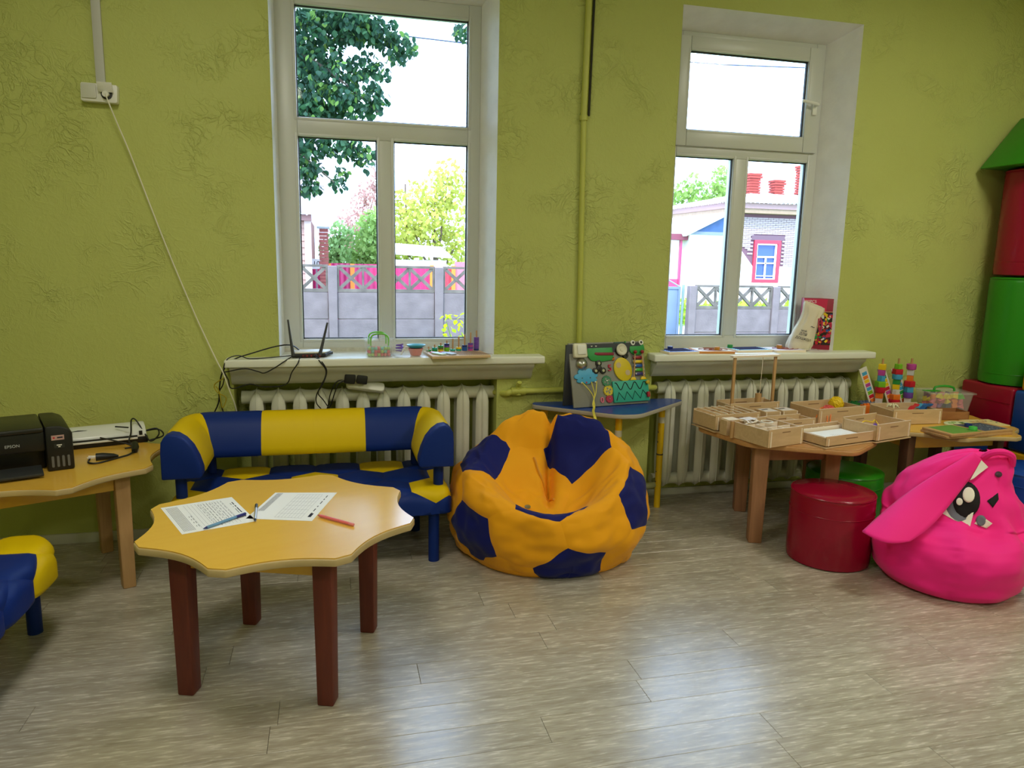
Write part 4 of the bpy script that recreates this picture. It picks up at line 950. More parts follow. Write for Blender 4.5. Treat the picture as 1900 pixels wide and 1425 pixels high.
# ---- papers and pens on the star table
def sheet(corners, label, seed):
    """printed form, four corners in world x, y"""
    c = Vector((sum(p[0] for p in corners) / 4, sum(p[1] for p in corners) / 4, ZT))
    t = thing('paper_form', label, 'paper', tuple(c))
    P = [Vector((p[0] - c.x, p[1] - c.y, 0)) for p in corners]
    def at_(u, v, z=.0011): q = P[0].lerp(P[1], u).lerp(P[3].lerp(P[2], u), v); return Vector((q.x, q.y, z))
    G().add([at_(0, 0, .0008), at_(1, 0, .0008), at_(1, 1, .0008), at_(0, 1, .0008)], [(0, 1, 2, 3)]).build('sheet', PAPER, t, smooth=False, solid=.0004)
    return t, at_
def strip(g, at_, u0, u1, v0, v1): g.add([at_(u0, v0), at_(u1, v0), at_(u1, v1), at_(u0, v1)], [(0, 1, 2, 3)])
rnd = random.Random(3)
# left sheet: u runs down the page (its head is at the right), v across
t, a_ = sheet([(-.375, 2.772), (-.602, 2.692), (-.482, 2.415), (-.262, 2.497)][::1], 'filled in paper form at the left of the star table, blue pen lying on it', 1)
# page head at corner 0-3 side (right), foot at corner 1-2 side (left)
g = G(); d = G()
for k in range(9): strip(g, a_, .80 + k * .018, .806 + k * .018, .06, .94)
for k in range(11): strip(g, a_, .19 + k * .052, .1925 + k * .052, .06, .94)
for r in range(9):
    v = .1
    while v < .85: w = rnd.uniform(.03, .1); strip(g, a_, .2 + r * .04, .207 + r * .04, v, v + w); v += w + rnd.uniform(.01, .06)
g.build('print_lines', INK, t, smooth=False)
for v0, w in ((.2, .1), (.33, .06), (.42, .2), (.66, .12)): strip(d, a_, .06, .075, v0, v0 + w); strip(d, a_, .1, .108, v0 + .03, v0 + w)
for v0 in (.45, .55, .66, .78): strip(d, a_, .72, .727, v0, v0 + .07); strip(d, a_, .75, .757, v0 + .02, v0 + .06)
d.build('print_headings', INK2, t, smooth=False)
t, a_ = sheet([(.006, 2.757), (-.222, 2.797), (-.30, 2.528), (-.08, 2.462)], 'paper form with an empty ruled table, at the centre of the star table', 2)
g = G(); d = G()
strip(g, a_, .0, .0, 0, 0)
for k in range(9): strip(g, a_, .2 + k * .05, .2025 + k * .05, .08, .92)
for k in range(7): strip(g, a_, .2, .6, .08 + k * .14, .083 + k * .14)
for k in range(12): strip(g, a_, .86 + k * .008, .863 + k * .008, .03, .72)
g.build('print_lines', INK, t, smooth=False)
for v0, w in ((.12, .08), (.24, .05), (.33, .1), (.5, .04), (.6, .09), (.74, .12)): strip(d, a_, .1, .115, v0, v0 + w)
strip(d, a_, .07, .12, .76, .88)
d.build('print_headings', INK2, t, smooth=False)
def pen(name, a, b, r, label, bodym, tipm, capm, capf=.2, clip=True):
    a, b = Vector(a), Vector(b); t = thing(name, label, 'pen', tuple(a)); d = b - a
    G().tube([d * .08, d * (1 - capf)], r, 10).build('barrel', bodym, t)
    G().tube([d * 0, d * .03, d * .09], [.001, r * .5, r], 10).build('tip', tipm, t)
    G().tube([d * (1 - capf), d * .985, d * 1.0], [r * 1.08, r * 1.08, r * .6], 10).build('cap', capm, t)
    if clip:
        n = d.cross(Vector((0, 0, 1))).normalized() * r * 1.5
        G().tube([d * .97 + n * .5, d * .95 + n, d * .8 + n], r * .25, 6).build('clip', capm, t)
    return t
pen('ballpoint_pen', (-.422, 2.44, ZT + .006), (-.303, 2.562, ZT + .007), .0048, 'blue ballpoint pen lying on the left paper form', mat('translucent blue barrel', (104, 152, 196), .25), NAVY, mat('dark blue cap', (22, 28, 120), .4), .24)
pen('ballpoint_pen', (-.266, 2.482, ZT + .007), (-.276, 2.648, ZT + .008), .005, 'short silver and black pen between the two paper forms', mat('silver barrel', (206, 208, 214), .3, metal=.6), BLK, BLK2, .25, False)
pen('ballpoint_pen', (-.062, 2.505, ZT + .006), (.058, 2.385, ZT + .006), .0052, 'salmon pink pen lying on the bare yellow table top', mat('salmon barrel', (232, 116, 122), .4), mat('salmon tip', (190, 90, 96), .4), mat('pink end', (236, 140, 150), .3), .12, False)

# ---- printer, laminator and cords on the left table
pr = thing('printer', 'black ink tank printer on the yellow table at the left edge', 'printer', (-1.045, 3.265, ZT + .0015), radians(23))
g = G(); out = [(0, .0), (0, .15), (-.012, .172), (-.04, .185), (-.06, .187), (-.095, .187), (-.095, 0)]
PB = mat('printer black', (16, 16, 18), .42); PB2 = mat('printer lid black', (26, 26, 26), .35)
def extr(poly, y0, y1, g): 
    n = len(poly); g.add([(x, y0, z) for x, z in poly] + [(x, y1, z) for x, z in poly], [tuple(range(n))[::-1], tuple(range(n, 2 * n))] + [(i, (i + 1) % n, n + (i + 1) % n, n + i) for i in range(n)])
extr(out, 0, .31, g); g.b2((-.40, .07, .0), (-.095, .31, .16)).b2((-.40, .015, .085), (-.095, .08, .165)).b2((-.40, -.02, 0), (-.36, .3, .165)); g.build('body', PB, pr, bev=.007, seg=2)
G().b2((-.40, -.005, .166), (-.098, .31, .187)).build('scanner_lid', PB2, pr, bev=.008, seg=2)
G().box((-.235, -.03, .018), (.24, .11, .012), rx=radians(5)).build('output_tray', BLK2, pr, bev=.003)
for k in range(4): G().prism(roundpoly([(-.080 + k * .0185, .016), (-.071 + k * .0185, .016), (-.071 + k * .0185, .062), (-.080 + k * .0185, .062)], .0045), -.002, .004, M=RX(90)).build('ink_window', mat('smoky ink window', (104, 104, 108), .3), pr)
st = G().b2((-.075, -.0012, .128), (-.03, .001, .148)).build('sticker', mat('pinkish grey sticker', (190, 154, 150), .4), pr)
G().ball((-.066, -.0015, .138), (.004, .0006, .004), 8).build('red_dot', RED, st); G().b2((-.055, -.0018, .135), (-.035, -.001, .141)).build('print_line', INK2, st)
st = G().b2((-.067, -.0012, .095), (-.03, .001, .113)).build('label', mat('dark label', (38, 40, 42), .4), pr)
G().b2((-.058, -.0018, .105), (-.04, -.001, .109)).build('print_line', WHT, st); G().b2((-.053, -.0018, .098), (-.045, -.001, .102)).build('print_mark', WHT, st)
text('EPSON', .0165, mat('silver lettering', (196, 198, 200), .4), pr, T(-.207, .0138, .118) @ RX(90))
lm = thing('laminator', 'white and black laminator behind the printer, its cord tied around it', 'laminator', (-1.085, 3.68, ZT), radians(19))
g = G(); o2 = [(-.075, .03), (-.07, .05), (-.035, .075), (.01, .085), (.05, .08), (.07, .06), (.075, .03)]
n = len(o2); g.add([(-.20, y, z) for y, z in o2] + [(.21, y, z) for y, z in o2], [tuple(range(n))[::-1], tuple(range(n, 2 * n))] + [(i, (i + 1) % n, n + (i + 1) % n, n + i) for i in range(n)])
g.build('housing', mat('laminator white', (226, 228, 226), .25), lm, bev=.006)
G().b2((-.205, -.07, 0), (.215, .07, .031)).build('base', BLK, lm, bev=.004)
G().b2((-.2, -.0835, .034), (.17, -.07, .040)).build('feed_slot', BLK, lm); G().b2((-.2, -.088, .024), (.17, -.066, .033)).build('feed_tray', WHT, lm, bev=.002)
G().b2((.178, -.076, .04), (.192, -.064, .058)).build('power_switch', BLK, lm)
G().add([(-.1, -.037, .0756), (-.03, -.037, .0756), (-.066, -.03, .0782)], [(0, 1, 2)]).build('emblem', BLK2, lm, solid=.0006)
co = thing('power_cable', 'black laminator cord looped over the right end of the laminator', 'cord', (-.90, 3.70, ZT))
G().tube([(.02, .0, .05), (.07, .03, .055), (.085, .0, .03), (.06, -.05, .012), (.03, -.02, .04), (-.015, .02, .1), (-.03, .0, .105), (-.02, -.06, .06), (-.02, -.1, .03), (.0, -.13, .006)], .0035, 6, smooth=5).tube([(.02, .0, .05), (.075, .05, .045), (.1, .02, .02), (.05, -.02, .01)], .0035, 6, smooth=5).tube([(-.12, -.17, .065), (-.06, -.13, .035), (.0, -.12, .008), (-.03, -.14, .004)], .0035, 6, smooth=5).tube([(-.09, -.04, .085), (-.03, -.06, .083)], .0035, 6).build('cord', BLK, co)
co = thing('power_cable', 'black power cord with two pin plug lying in front of the laminator', 'cord', (-.955, 3.385, ZT))
G().tube([(-.075, .02, .004), (-.06, -.05, .004), (-.02, -.06, .004), (.03, .0, .005), (.07, .05, .006), (.085, .1, .01)], .004, 6, smooth=5).build('cord', BLK, co)
G().tube([(-.045, -.0, .014), (-.02, .005, .014), (.02, .02, .012), (.035, .028, .008)], [.017, .017, .01, .005], 10).build('plug', BLK, co)
G().tube([(.085, .095, .01), (.08, .13, .02), (.07, .16, .026)], [.012, .016, .016], 10).build('plug', BLK, co)
G().tube([(-.045, .008, .016), (-.075, .003, .018)], .0024, 8).tube([(-.045, -.01, .014), (-.075, -.014, .016)], .0024, 8).build('pin', METAL, co)

# ---- router and cables on the left sill
rt = thing('router', 'white and black wifi router with two raised antennas on the left window sill', 'router', (-.125, 3.87, ZS), radians(8))
pts_ = [(-.085, -.055), (.085, -.055), (.1, -.02), (.135, .03), (.06, .06), (-.07, .06)]
G().prism(pts_, .004, .02).build('base', BLK, rt, bev=.004)
G().prism([(-.08, -.045), (.08, -.05), (.125, .03), (.06, .06), (-.07, .06)], .0205, .031).build('top_cover', WHT, rt, bev=.006)
G().b2((-.03, -.0575, .006), (.06, -.0545, .017)).build('port_row', mat('red ports', (140, 40, 44), .5), rt)
for k in range(4): G().b2((-.026 + k * .021, -.059, .007), (-.012 + k * .021, -.0574, .016)).build('port', BLK, rt)
DG = mat('antenna grey', (64, 66, 72), .5)
G().tube([(-.075, -.05, .012), (-.085, -.048, .1), (-.095, -.046, .195)], [.0095, .006, .0045], 8).build('antenna', DG, rt)
G().tube([(.055, -.05, .012), (.068, -.05, .06), (.098, -.045, .178)], [.0095, .0075, .0048], 8).build('antenna', DG, rt)
cb = thing('router_cable', 'thin black cables running from the router over the sill and down behind the sofa', 'cable', (-.4, 3.78, .85))
def cab(g, P, r=.003): g.tube([(x + .4, y - 3.78, z - .85) for x, y, z in P], r, 6, smooth=5)
c1 = G(); cab(c1, [(-.16, 3.92, .945), (-.2, 3.86, .985), (-.27, 3.83, .985), (-.38, 3.82, .955), (-.48, 3.81, .92), (-.53, 3.80, .86), (-.55, 3.82, .78), (-.56, 3.83, .70), (-.60, 3.83, .62)], .0036); c1.build('cable', BLK, cb)
c1 = G(); cab(c1, [(-.19, 3.81, .94), (-.3, 3.80, .932), (-.4, 3.79, .929), (-.45, 3.79, .945), (-.5, 3.78, .93), (-.52, 3.77, .88), (-.5, 3.765, .83), (-.485, 3.765, .785), (-.4, 3.765, .805), (-.33, 3.765, .79), (-.23, 3.765, .8), (-.2, 3.763, .86), (-.17, 3.76, .905), (-.16, 3.79, .93)]); c1.build('cable', BLK, cb)
c1 = G(); cab(c1, [(-.2, 3.80, .934), (-.235, 3.765, .915), (-.28, 3.763, .885), (-.33, 3.763, .86), (-.36, 3.763, .868), (-.42, 3.763, .883), (-.5, 3.765, .87), (-.53, 3.77, .865)]); c1.build('cable', BLK, cb)
c1 = G(); cab(c1, [(-.09, 3.81, .94), (-.06, 3.765, .91), (-.035, 3.763, .87), (-.04, 3.763, .83), (-.06, 3.763, .79), (-.075, 3.77, .75), (-.05, 3.79, .71), (-.02, 3.8, .66)]); cab(c1, [(-.085, 3.81, .945), (-.045, 3.765, .9), (-.03, 3.763, .86), (-.05, 3.763, .80), (-.08, 3.77, .75), (-.085, 3.78, .70), (-.06, 3.8, .66)]); c1.build('cable', BLK, cb)
c1 = G(); cab(c1, [(-.53, 3.83, .62), (-.545, 3.83, .68), (-.555, 3.825, .75), (-.53, 3.8, .8), (-.515, 3.78, .86)]); c1.build('cable', BLK, cb)
yw = thing('yellow_wire', 'short yellow green wire tied around the black cables left of the sill', 'cable', (-.54, 3.81, .76))
G().tube([(.03, -.03, .08), (-.03, 0, .04), (-.02, 0, 0), (.02, 0, -.03), (.0, 0, -.08), (-.01, 0, .0), (-.025, 0, .03)], .0028, 6, smooth=5).build('wire', mat('olive yellow wire', (168, 150, 30), .5), yw)
# extension strip resting on the radiator
ex = thing('extension_socket', 'white extension socket resting on the left radiator with a black power adapter in it', 'extension socket', (.165, 3.90, .752), 0)
G().prism(roundpoly(rect(.20, .055), .022), 0, .032).build('body', WHT, ex, bev=.008, seg=2).rotation_euler = (radians(50), radians(9), 0)
pa = thing('power_adapter', 'two black plug in power adapters on the white extension socket', 'adapter', (.105, 3.85, .79))
G().box((-.02, -.0, .02), (.055, .05, .05), ry=radians(6)).build('housing', BLK, pa, bev=.006); G().box((.042, -.0, .015), (.055, .05, .045), ry=radians(8)).build('housing', BLK, pa, bev=.006)
G().tube([(-.045, .0, .02), (-.09, 0, -.0), (-.12, .0, -.06), (-.135, .01, -.13), (-.16, .02, -.18)], .0032, 6, smooth=5).tube([(-.045, .0, .01), (-.08, 0, -.01), (-.1, .0, -.06), (-.12, .01, -.12), (-.16, .02, -.17)], .0032, 6, smooth=5).build('cord', BLK, pa)
# white cord, wall socket and trunking
so_ = thing('wall_socket', 'double white wall socket with hinged covers, high on the wall at left', 'socket', (-1.005, YW, 2.15))
g = G().prism(roundpoly([(-.075, -.042), (.075, -.045), (.08, .034), (-.072, .038)], .01), 0, .042, M=RX(90)); g.build('housing', WHT, so_, bev=.004)
G().prism(roundpoly([(-.068, -.03), (-.008, -.03), (-.008, .034), (-.068, .034)], .008), .042, .049, M=RX(90)).build('cover', GREYP if 0 else mat('socket cover', (206, 206, 196), .4), so_, bev=.002)
G().box((.034, -.064, .018), (.062, .045, .006), rx=radians(-58)).build('cover', WHT, so_, bev=.002)
G().lathe([(.024, 0), (.024, .002)], 20, M=T(.034, -.043, -.008) @ RX(90)).build('socket_well', BLK2, so_)
G().tube([(.034, -.043, -.008), (.034, -.07, -.012)], .013, 12).build('plug', WHT, so_)
ch = thing('cable_trunking', 'narrow grey cable trunking running up the wall from the socket', 'trunking', (-.998, YW, 2.188))
G().b2((-.018, -.018, 0), (.018, 0, ZC - 2.188)).build('duct', mat('grey duct', (188, 188, 184), .5), ch, bev=.002); G().b2((-.019, -.0195, 0), (.019, -.016, ZC - 2.188)).build('duct_cover', mat('duct cover', (196, 196, 192), .5), ch, bev=.001)
wc = thing('power_cable', 'long thin white cord hanging from the wall socket down behind the sofa', 'cord', (-.962, 3.80, 2.13))
G().tube([(x + .962, y - 3.80, z - 2.13) for x, y, z in [(-.969, 3.806, 2.138), (-.955, 3.79, 2.10), (-.925, 3.81, 2.0), (-.885, 3.825, 1.876), (-.757, 3.835, 1.461), (-.66, 3.83, 1.18), (-.608, 3.82, 1.046), (-.55, 3.78, .92), (-.52, 3.762, .86), (-.495, 3.765, .77), (-.478, 3.79, .70), (-.465, 3.82, .6)]], .0033, 6, smooth=5).build('cord', mat('off white cord', (222, 218, 200), .5), wc)

# ---- left sill toys
def crate(root, w, d, h, m, th=.004, taper=.9, nm='body'):
    """open tapered container"""
    a, b = rect(w * taper, d * taper), rect(w, d)
    oa, ob = roundpoly(a, .015, 3), roundpoly(b, .018, 3); n = len(oa)
    v = [(x, y, 0) for x, y in oa] + [(x, y, h) for x, y in ob]
    return G().add(v, [tuple(range(n))[::-1]] + [(i, (i + 1) % n, n + (i + 1) % n, n + i) for i in range(n)]).build(nm, m, root, solid=-th, ang=50)
bx = thing('bead_box', 'clear plastic box of coloured balls with a green handle on the left sill', 'box', (.235, 3.855, ZS), radians(4))
crate(bx, .135, .10, .085, CLEAR, .002)
G().prism(roundpoly(rect(.15, .115), .02, 4), .085, .097).build('lid', CLEAR, bx, bev=.003)
HG = mat('lime handle', (110, 196, 50), .35)
for y in (-.045, .045): G().tube([(-.045, y, .06), (-.045, y, .10), (-.03, y, .118), (0, y, .122), (.03, y, .118), (.045, y, .10), (.045, y, .06)], .0042, 8, smooth=3).build('handle', HG, bx)
rnd = random.Random(5); pm = [mat('ball teal', (70, 170, 176), .5), mat('ball pink', (226, 96, 120), .5), mat('ball lime', (176, 208, 110), .5), mat('ball aqua', (120, 200, 190), .5), mat('ball red', (206, 70, 80), .5)]
balls = []
for k, (lz, m_) in enumerate([(r, None) for r in range(3)]):
    for i in range(7):
        for j in range(2 if lz else 3):
            p = (.235 - .05 + i * .0165 + rnd.uniform(-.002, .002), 3.855 - .032 + j * .025, ZS + .0115 + lz * .0165)
            pi_ = (1, 4, 2)[rnd.randrange(3)] if lz == 0 else rnd.randrange(5)
            o = G().ball((0, 0, 0), .0095, 10).build('ball', pm[pi_], None, loc=p)
            tag(o, '%s ball in the %s layer, %s, of the clear box on the left sill' % (('teal', 'pink', 'lime', 'aqua', 'red')[pi_], ('bottom', 'middle', 'top')[lz], ('front row', 'back row', 'rear corner')[j]), 'ball', 'balls in the clear box')
tr = thing('plastic_tray', 'clear open plastic tray of cups between the ball box and the peg board', 'tray', (.392, 3.845, ZS), radians(6))
crate(tr, .19, .13, .045, CLEAR, .002)
cu = thing('toy_cup', 'red toy bowl nested with a turquoise one in the clear tray', 'cup', (.428, 3.845, ZS + .004))
G().lathe([(.026, 0), (.04, .038), (.037, .038), (.024, .003)], 22).build('bowl', mat('coral plastic', (216, 92, 84), .45), cu, solid=0)
tq = thing('toy_cup', 'turquoise toy bowl sitting on the red one in the clear tray', 'cup', (.43, 3.845, ZS + .043), radians(0))
G().lathe([(.03, 0), (.046, .012), (.05, .018), (.044, .017), (.028, .004)], 22).build('bowl', mat('turquoise plastic', (50, 160, 180), .4), tq)
for (x, y, m_, nm, lb) in ((.345, 3.86, PUR, 'toy_spring', 'purple toy piece in the clear tray'), (.36, 3.83, WHT, 'toy_spoon', 'white toy spoon in the clear tray'), (.385, 3.87, mat('cream', (230, 214, 180), .5), 'toy_ring', 'cream toy ring in the clear tray')):
    q = thing(nm, lb, 'toy', (x, y, ZS + .006))
    if nm == 'toy_spring': G().tube([(.018 * cos(a * .8), .018 * sin(a * .8), .015 + a * .0018) for a in range(24)], .004, 6).build('coil', m_, q)
    elif nm == 'toy_spoon': G().tube([(-.01, 0, .002), (.0, 0, .03), (.015, 0, .044)], .004, 6).ball((.018, 0, .044), (.012, .008, .005), 8).build('spoon', m_, q)
    else: G().tube([(.02 * cos(a * pi / 8), .02 * sin(a * pi / 8) * .6, .035 + .01 * sin(a * pi / 8)) for a in range(17)], .004, 6).build('ring', m_, q)
pg_ = thing('peg_board', 'wooden counting board with pegs, coloured rings and number tiles on the left sill', 'toy', (.638, 3.845, ZS), radians(5))
G().b2((-.15, -.115, 0), (.165, .11, .014)).build('board', PLY, pg_, bev=.002)
gr = G()
for k in range(16): gr.box((-.02 + k * .0115, -.02, .0143), (.003, .15, .0006), rz=radians(24))
gr.build('groove', mat('burnt line', (112, 70, 52), .8), pg_, smooth=False)
cc = [[GRN], [GRN, TEAL], [YLW, BRK and mat('olive paint', (110, 110, 50), .5), GRN], [LGRN, LGRN, PUR, NAVY], [TEAL], [TEAL, YLW], [BLU, BLU, NAVY], [MAG, PUR, MAG, PUR], [NAVY, PUR, PUR, PUR, PUR, PUR, PUR]]
for k in range(9):
    x = -.125 + k * .0335
    G().lathe([(.0045, .014), (.0045, .03 + .0105 * (k + 1))], 8, (x, .085, 0)).build('peg', PALELEG, pg_)
    for i, m_ in enumerate(cc[k]): G().lathe([(.0145, 0), (.0145, .0095)], 16, (x, .085, .0145 + i * .0105)).build('peg_ring', m_, pg_)
for k, (x, m_) in enumerate(((-.115, PNK), (-.065, RED))): G().box((x, .01, .018), (.03, .04, .006), rz=radians(20)).build('number_tile', m_, pg_, bev=.003)
for k, (x, m_) in enumerate(((-.1, mat('pale mint', (190, 216, 208), .4)), (-.045, mat('pale lilac blue', (176, 190, 222), .4)))): G().box((x, -.05, .019), (.036, .085, .008), rz=radians(28)).build('number_tile', m_, pg_, bev=.003)

# ---- right sill: maze boards, sack, block box
def maze(name, x, y, w, d, rz, edge, tops, lines, knob, label, kx=0, ky=0):
    t = thing(name, label, 'toy', (x, y, ZS), radians(rz))
    G().prism(roundpoly(rect(w, d), .006), 0, .014).build('board', edge, t, bev=.001)
    for i, (m_, x0, x1) in enumerate(tops): G().b2((x0 * w, -d * .47, .014), (x1 * w, d * .47, .0147)).build('printed_top', m_, t, smooth=False)
    g = G(); q = []
    if lines == 'spiral':
        for k in range(60): a = k * .35; q.append((min(w, d) * .42 * (k / 60) * cos(a) * 1.5, min(w, d) * .42 * (k / 60) * sin(a), .0152))
        g.tube(q, .0025, 4)
    else:
        for i in range(6): g.tube([(-w * .4, -d * .35 + i * d * .14, .0152), (w * .4, -d * .35 + i * d * .14 + d * .05, .0152)], .0022, 4)
    g.build('maze_track', mat('maze ink ' + lines, (60, 70, 130) if lines != 'spiral' else (150, 84, 70), .7), t, smooth=False)
    G().lathe([(.015, .015), (.016, .018), (.016, .032), (.015, .034)], 18, (kx, ky, 0)).build('knob', knob, t)
    return t
KO = mat('ochre wood knob', (196, 132, 50), .5)
maze('maze_board', 1.945, 3.86, .20, .16, 4, PLYEDGE_LIT, [(mat('blue print', (88, 124, 200), .5), -.48, .48)], 'rows', NAVY, 'blue maze board with a dark blue knob at the left end of the right sill', -.03, .03)
maze('maze_board', 2.17, 3.87, .22, .17, -6, mat('orange edge', (220, 150, 80), .5), [(mat('cream print', (238, 226, 206), .5), -.46, .46)], 'spiral', KO, 'orange edged maze board with ring pattern and a wooden knob on the right sill', .02, -.03)
maze('maze_board', 2.43, 3.90, .24, .15, 2, PLYEDGE_LIT, [(mat('aqua print', (130, 200, 226), .5), -.48, .48)], 'rows', GRN, 'pale blue and green maze board with a green knob on the right sill', -.10, .04)
maze('maze_board', 2.66, 3.88, .20, .16, -2, PLYEDGE_LIT, [(mat('lilac print', (222, 214, 230), .5), -.48, .48)], 'spiral', KO, 'pale lilac maze board with a wooden knob beside the cloth sack', -.02, .02)
bxr = thing('block_box', 'tall dark red cardboard box with a picture of toy blocks, standing on the right sill', 'box', (2.94, 3.955, ZS), radians(-24))
CR = mat('crimson carton', (150, 22, 52), .4); CR2 = mat('bright crimson carton', (206, 40, 84), .4)
G().b2((-.105, -.035, 0), (.105, .035, .315)).build('carton', CR, bxr, bev=.002)
G().add([(-.103, -.0358, .235), (.03, -.0358, .235), (.035, -.0358, .312), (-.103, -.0358, .312)], [(0, 1, 2, 3)]).build('bright_panel', CR2, bxr, smooth=False)
G().b2((-.07, -.0362, .03), (.1, -.0352, .23)).build('picture_ground', mat('photo dark', (40, 30, 30), .4), bxr, smooth=False)
text('300PCS', .024, WHT, bxr, T(-.068, -.0365, .295) @ RX(90), .0002); text('1498', .014, mat('pale pink print', (222, 170, 180), .6), bxr, T(.08, -.0365, .29) @ RX(90), .0002)
rnd = random.Random(9); gg = {}
for k in range(150):
    m_ = rnd.choice([RED, RED, CR2, YLW, GRN, BLK, WHT, BLU, CR])
    gg.setdefault(m_.name, (m_, G()))[1].box((rnd.uniform(-.06, .09), -.0364 - rnd.random() * .0004, rnd.uniform(.04, .22)), (rnd.uniform(.006, .016), .0003, rnd.uniform(.01, .028)), ry=rnd.uniform(0, 3))
for m_, q in gg.values(): q.build('picture_blocks', m_, bxr, smooth=False)['kind'] = 'stuff'
G().lathe([(.03, 0), (.03, .0006)], 22, M=T(-.075, -.0362, .045) @ RX(90)).build('round_badge', mat('lilac badge', (188, 140, 164), .5), bxr)
G().tube([(-.02, -.0362, .235), (.103, -.0362, .235)], .0016, 4).build('gold_line', mat('beige line', (200, 170, 130), .5), bxr)
sk = thing('cloth_sack', 'cream cloth drawstring sack with printed words leaning on the red box', 'sack', (2.772, 3.90, ZS), radians(-18))
CLO = mat('cream cotton', (226, 216, 192), .95, bump=(300, .3, .001))
SR = [(0, 0, .05, .03), (.006, 0, .072, .045), (.03, .004, .078, .05), (.08, .016, .074, .05), (.13, .032, .068, .046), (.18, .05, .06, .04), (.21, .06, .055, .035), (.228, .066, .056, .034), (.262, .072, .062, .03), (.28, .074, .06, .024), (.262, .072, .052, .02)]
def sack(u, v):
    x = v * (len(SR) - 1); i = min(int(x), len(SR) - 2); t = x - i
    z, cx, a, b = [SR[i][k] * (1 - t) + SR[i + 1][k] * t for k in range(4)]; an = 2 * pi * u
    pl = .10 * sin(an * 9 + 5 * z) * exp(-((z - .21) / .07) ** 2) + .06 * sin(an * 5 + 22 * z) * exp(-((z - .06) / .07) ** 2) + .05 * noise.noise(Vector((cos(an) * 2, sin(an) * 2, z * 20)))
    return (cx + a * (1 + pl) * cos(an), b * (1 + pl) * sin(an), z + (.022 * cos(an + 3.5) * max(0, min(1, (z - .2) / .05))))
g = G().grid(sack, 54, 40, closed=True); g.f.append(tuple(range(54))[::-1]); g.m.append(0); g.build('cloth', CLO, sk, ang=180)
for s_, z_, sz, x_ in (('~', .15, .045, .05), ('мой', .125, .018, .0), ('ДЛЯ', .105, .022, -.005), ('дошкол', .078, .026, -.002)):
    text(s_, sz, INK2, sk, T(x_ + .01, -.0565 + max(0, z_ - .08) * .1, z_) @ RY(14) @ RX(88), .0004)
G().tube([(.105, -.02, .21), (.118, -.03, .17), (.11, -.035, .12), (.10, -.04, .14), (.098, -.03, .2)], .004, 6, smooth=4).build('drawstring', mat('raspberry string', (190, 40, 84), .6), sk)
pl_ = thing('plastic_wrap', 'crumpled clear wrapper lying by the foot of the cloth sack', 'wrapper', (2.80, 3.86, ZS))
G().grid(lambda u, v: (-.07 + .15 * u, -.035 + .05 * v, .004 + .014 * abs(noise.noise(Vector((u * 5, v * 4, 1)))) + .012 * sin(pi * u) * sin(pi * v)), 14, 8).build('film', CLEAR, pl_)

# ---- busy board on the blue table
bb_ = thing('busy_board', 'grey A shaped busy board with crocodile, cloud and gears on the blue table', 'busy board', (1.487, 3.705, .655), radians(10))
GB = mat('grey varnished board', (138, 138, 132), .5, var=(5, .08)); GBD = mat('dark board back', (62, 66, 74), .6)
BW, BH, LEAN = .475, .352, 15
MF = T(0, -.012, .0035) @ RX(-LEAN)                       # local: x across, z up the board, -y out of it
G().b2((-BW / 2, 0, 0), (BW / 2, .012, BH)).build('front_panel', GB, bb_, M=MF, bev=.002)
G().b2((-BW / 2, -.012, 0), (BW / 2, 0, BH * .955)).build('back_panel', GBD, bb_, M=T(-.02, .086, .001) @ RX(2), bev=.002)
G().b2((-.2, .006, BH * .93), (-.16, .05, BH * .99)).build('hinge', WHT, bb_, M=MF)
def P(u, v, d=0.0): return MF @ T(-BW / 2 + u * BW, -d, v * BH)
def flat(nm, poly, u, v, m, th=.008, off=0.0, par=None, sc=1.0, bev=.0015):
    """a flat cut out lying on the board; poly in metres, x across and y up"""
    return G().prism([(x * sc, y * sc) for x, y in poly], 0, th).build(nm, m, par or bb_, M=P(u, v, off) @ RX(90), bev=bev, ang=50)
sw = flat('light_switch', roundpoly(rect(.082, .078), .012), .125, .875, mat('ivory plastic', (226, 222, 200), .35), .026, bev=.006); flat('rocker', roundpoly(rect(.052, .052), .006), .135, .885, WHT, .006, .026, sw)
cr_ = flat('crocodile', roundpoly([(-.08, .02), (-.082, -.02), (-.06, -.047), (.0, -.054), (.075, -.047), (.08, -.03), (.078, .028), (.06, .034), (.02, .026), (-.025, .03), (-.028, .046), (-.04, .048), (-.046, .036), (-.052, .036), (-.06, .047), (-.07, .044), (-.074, .03)], .01, 3), .40, .845, GRN, .008)
flat('mouth', [(-.035, .0), (.084, -.004), (.084, -.02), (-.02, -.017), (-.04, -.01)], .40, .84, mat('wine red', (130, 24, 50), .5), .003, .008, cr_)
for du in (-.034, .0): flat('eye', ell(.0075, .0075, 12), .345 + du * 1.7, .95, WHT, .004, .008, cr_); flat('pupil', ell(.0035, .0035, 8), .345 + du * 1.7, .953, BLK, .002, .012, cr_)
G().lathe([(.034, 0), (.034, .004), (.03, .018), (.016, .03), (.002, .034)], 22, M=P(.14, .665) @ RX(90)).build('bell', METAL, bb_)
sp = G()
for k in range(3): a = radians(90 + 120 * k); c = (.027 * cos(a), .027 * sin(a)); sp.prism(ell(.018, .018, 16, c), 0, .01).prism([(x * .45, y * .45) for x, y in ell(.018, .018, 16)], .0, .011)
sp.prism(ell(.016, .016, 14), 0, .012); sp = sp.build('spinner', BLK, bb_, M=P(.365, .59) @ RX(90), bev=.001)
for k in range(3): a = radians(90 + 120 * k); G().prism(ell(.008, .008, 12, (.027 * cos(a), .027 * sin(a))), .0105, .0125).build('bearing', METAL, sp, M=P(.365, .59) @ RX(90))
text('5', .052, mat('crimson digit', (196, 40, 76), .5), bb_, P(.51, .585, .004) @ RX(90), .004, 'digit')
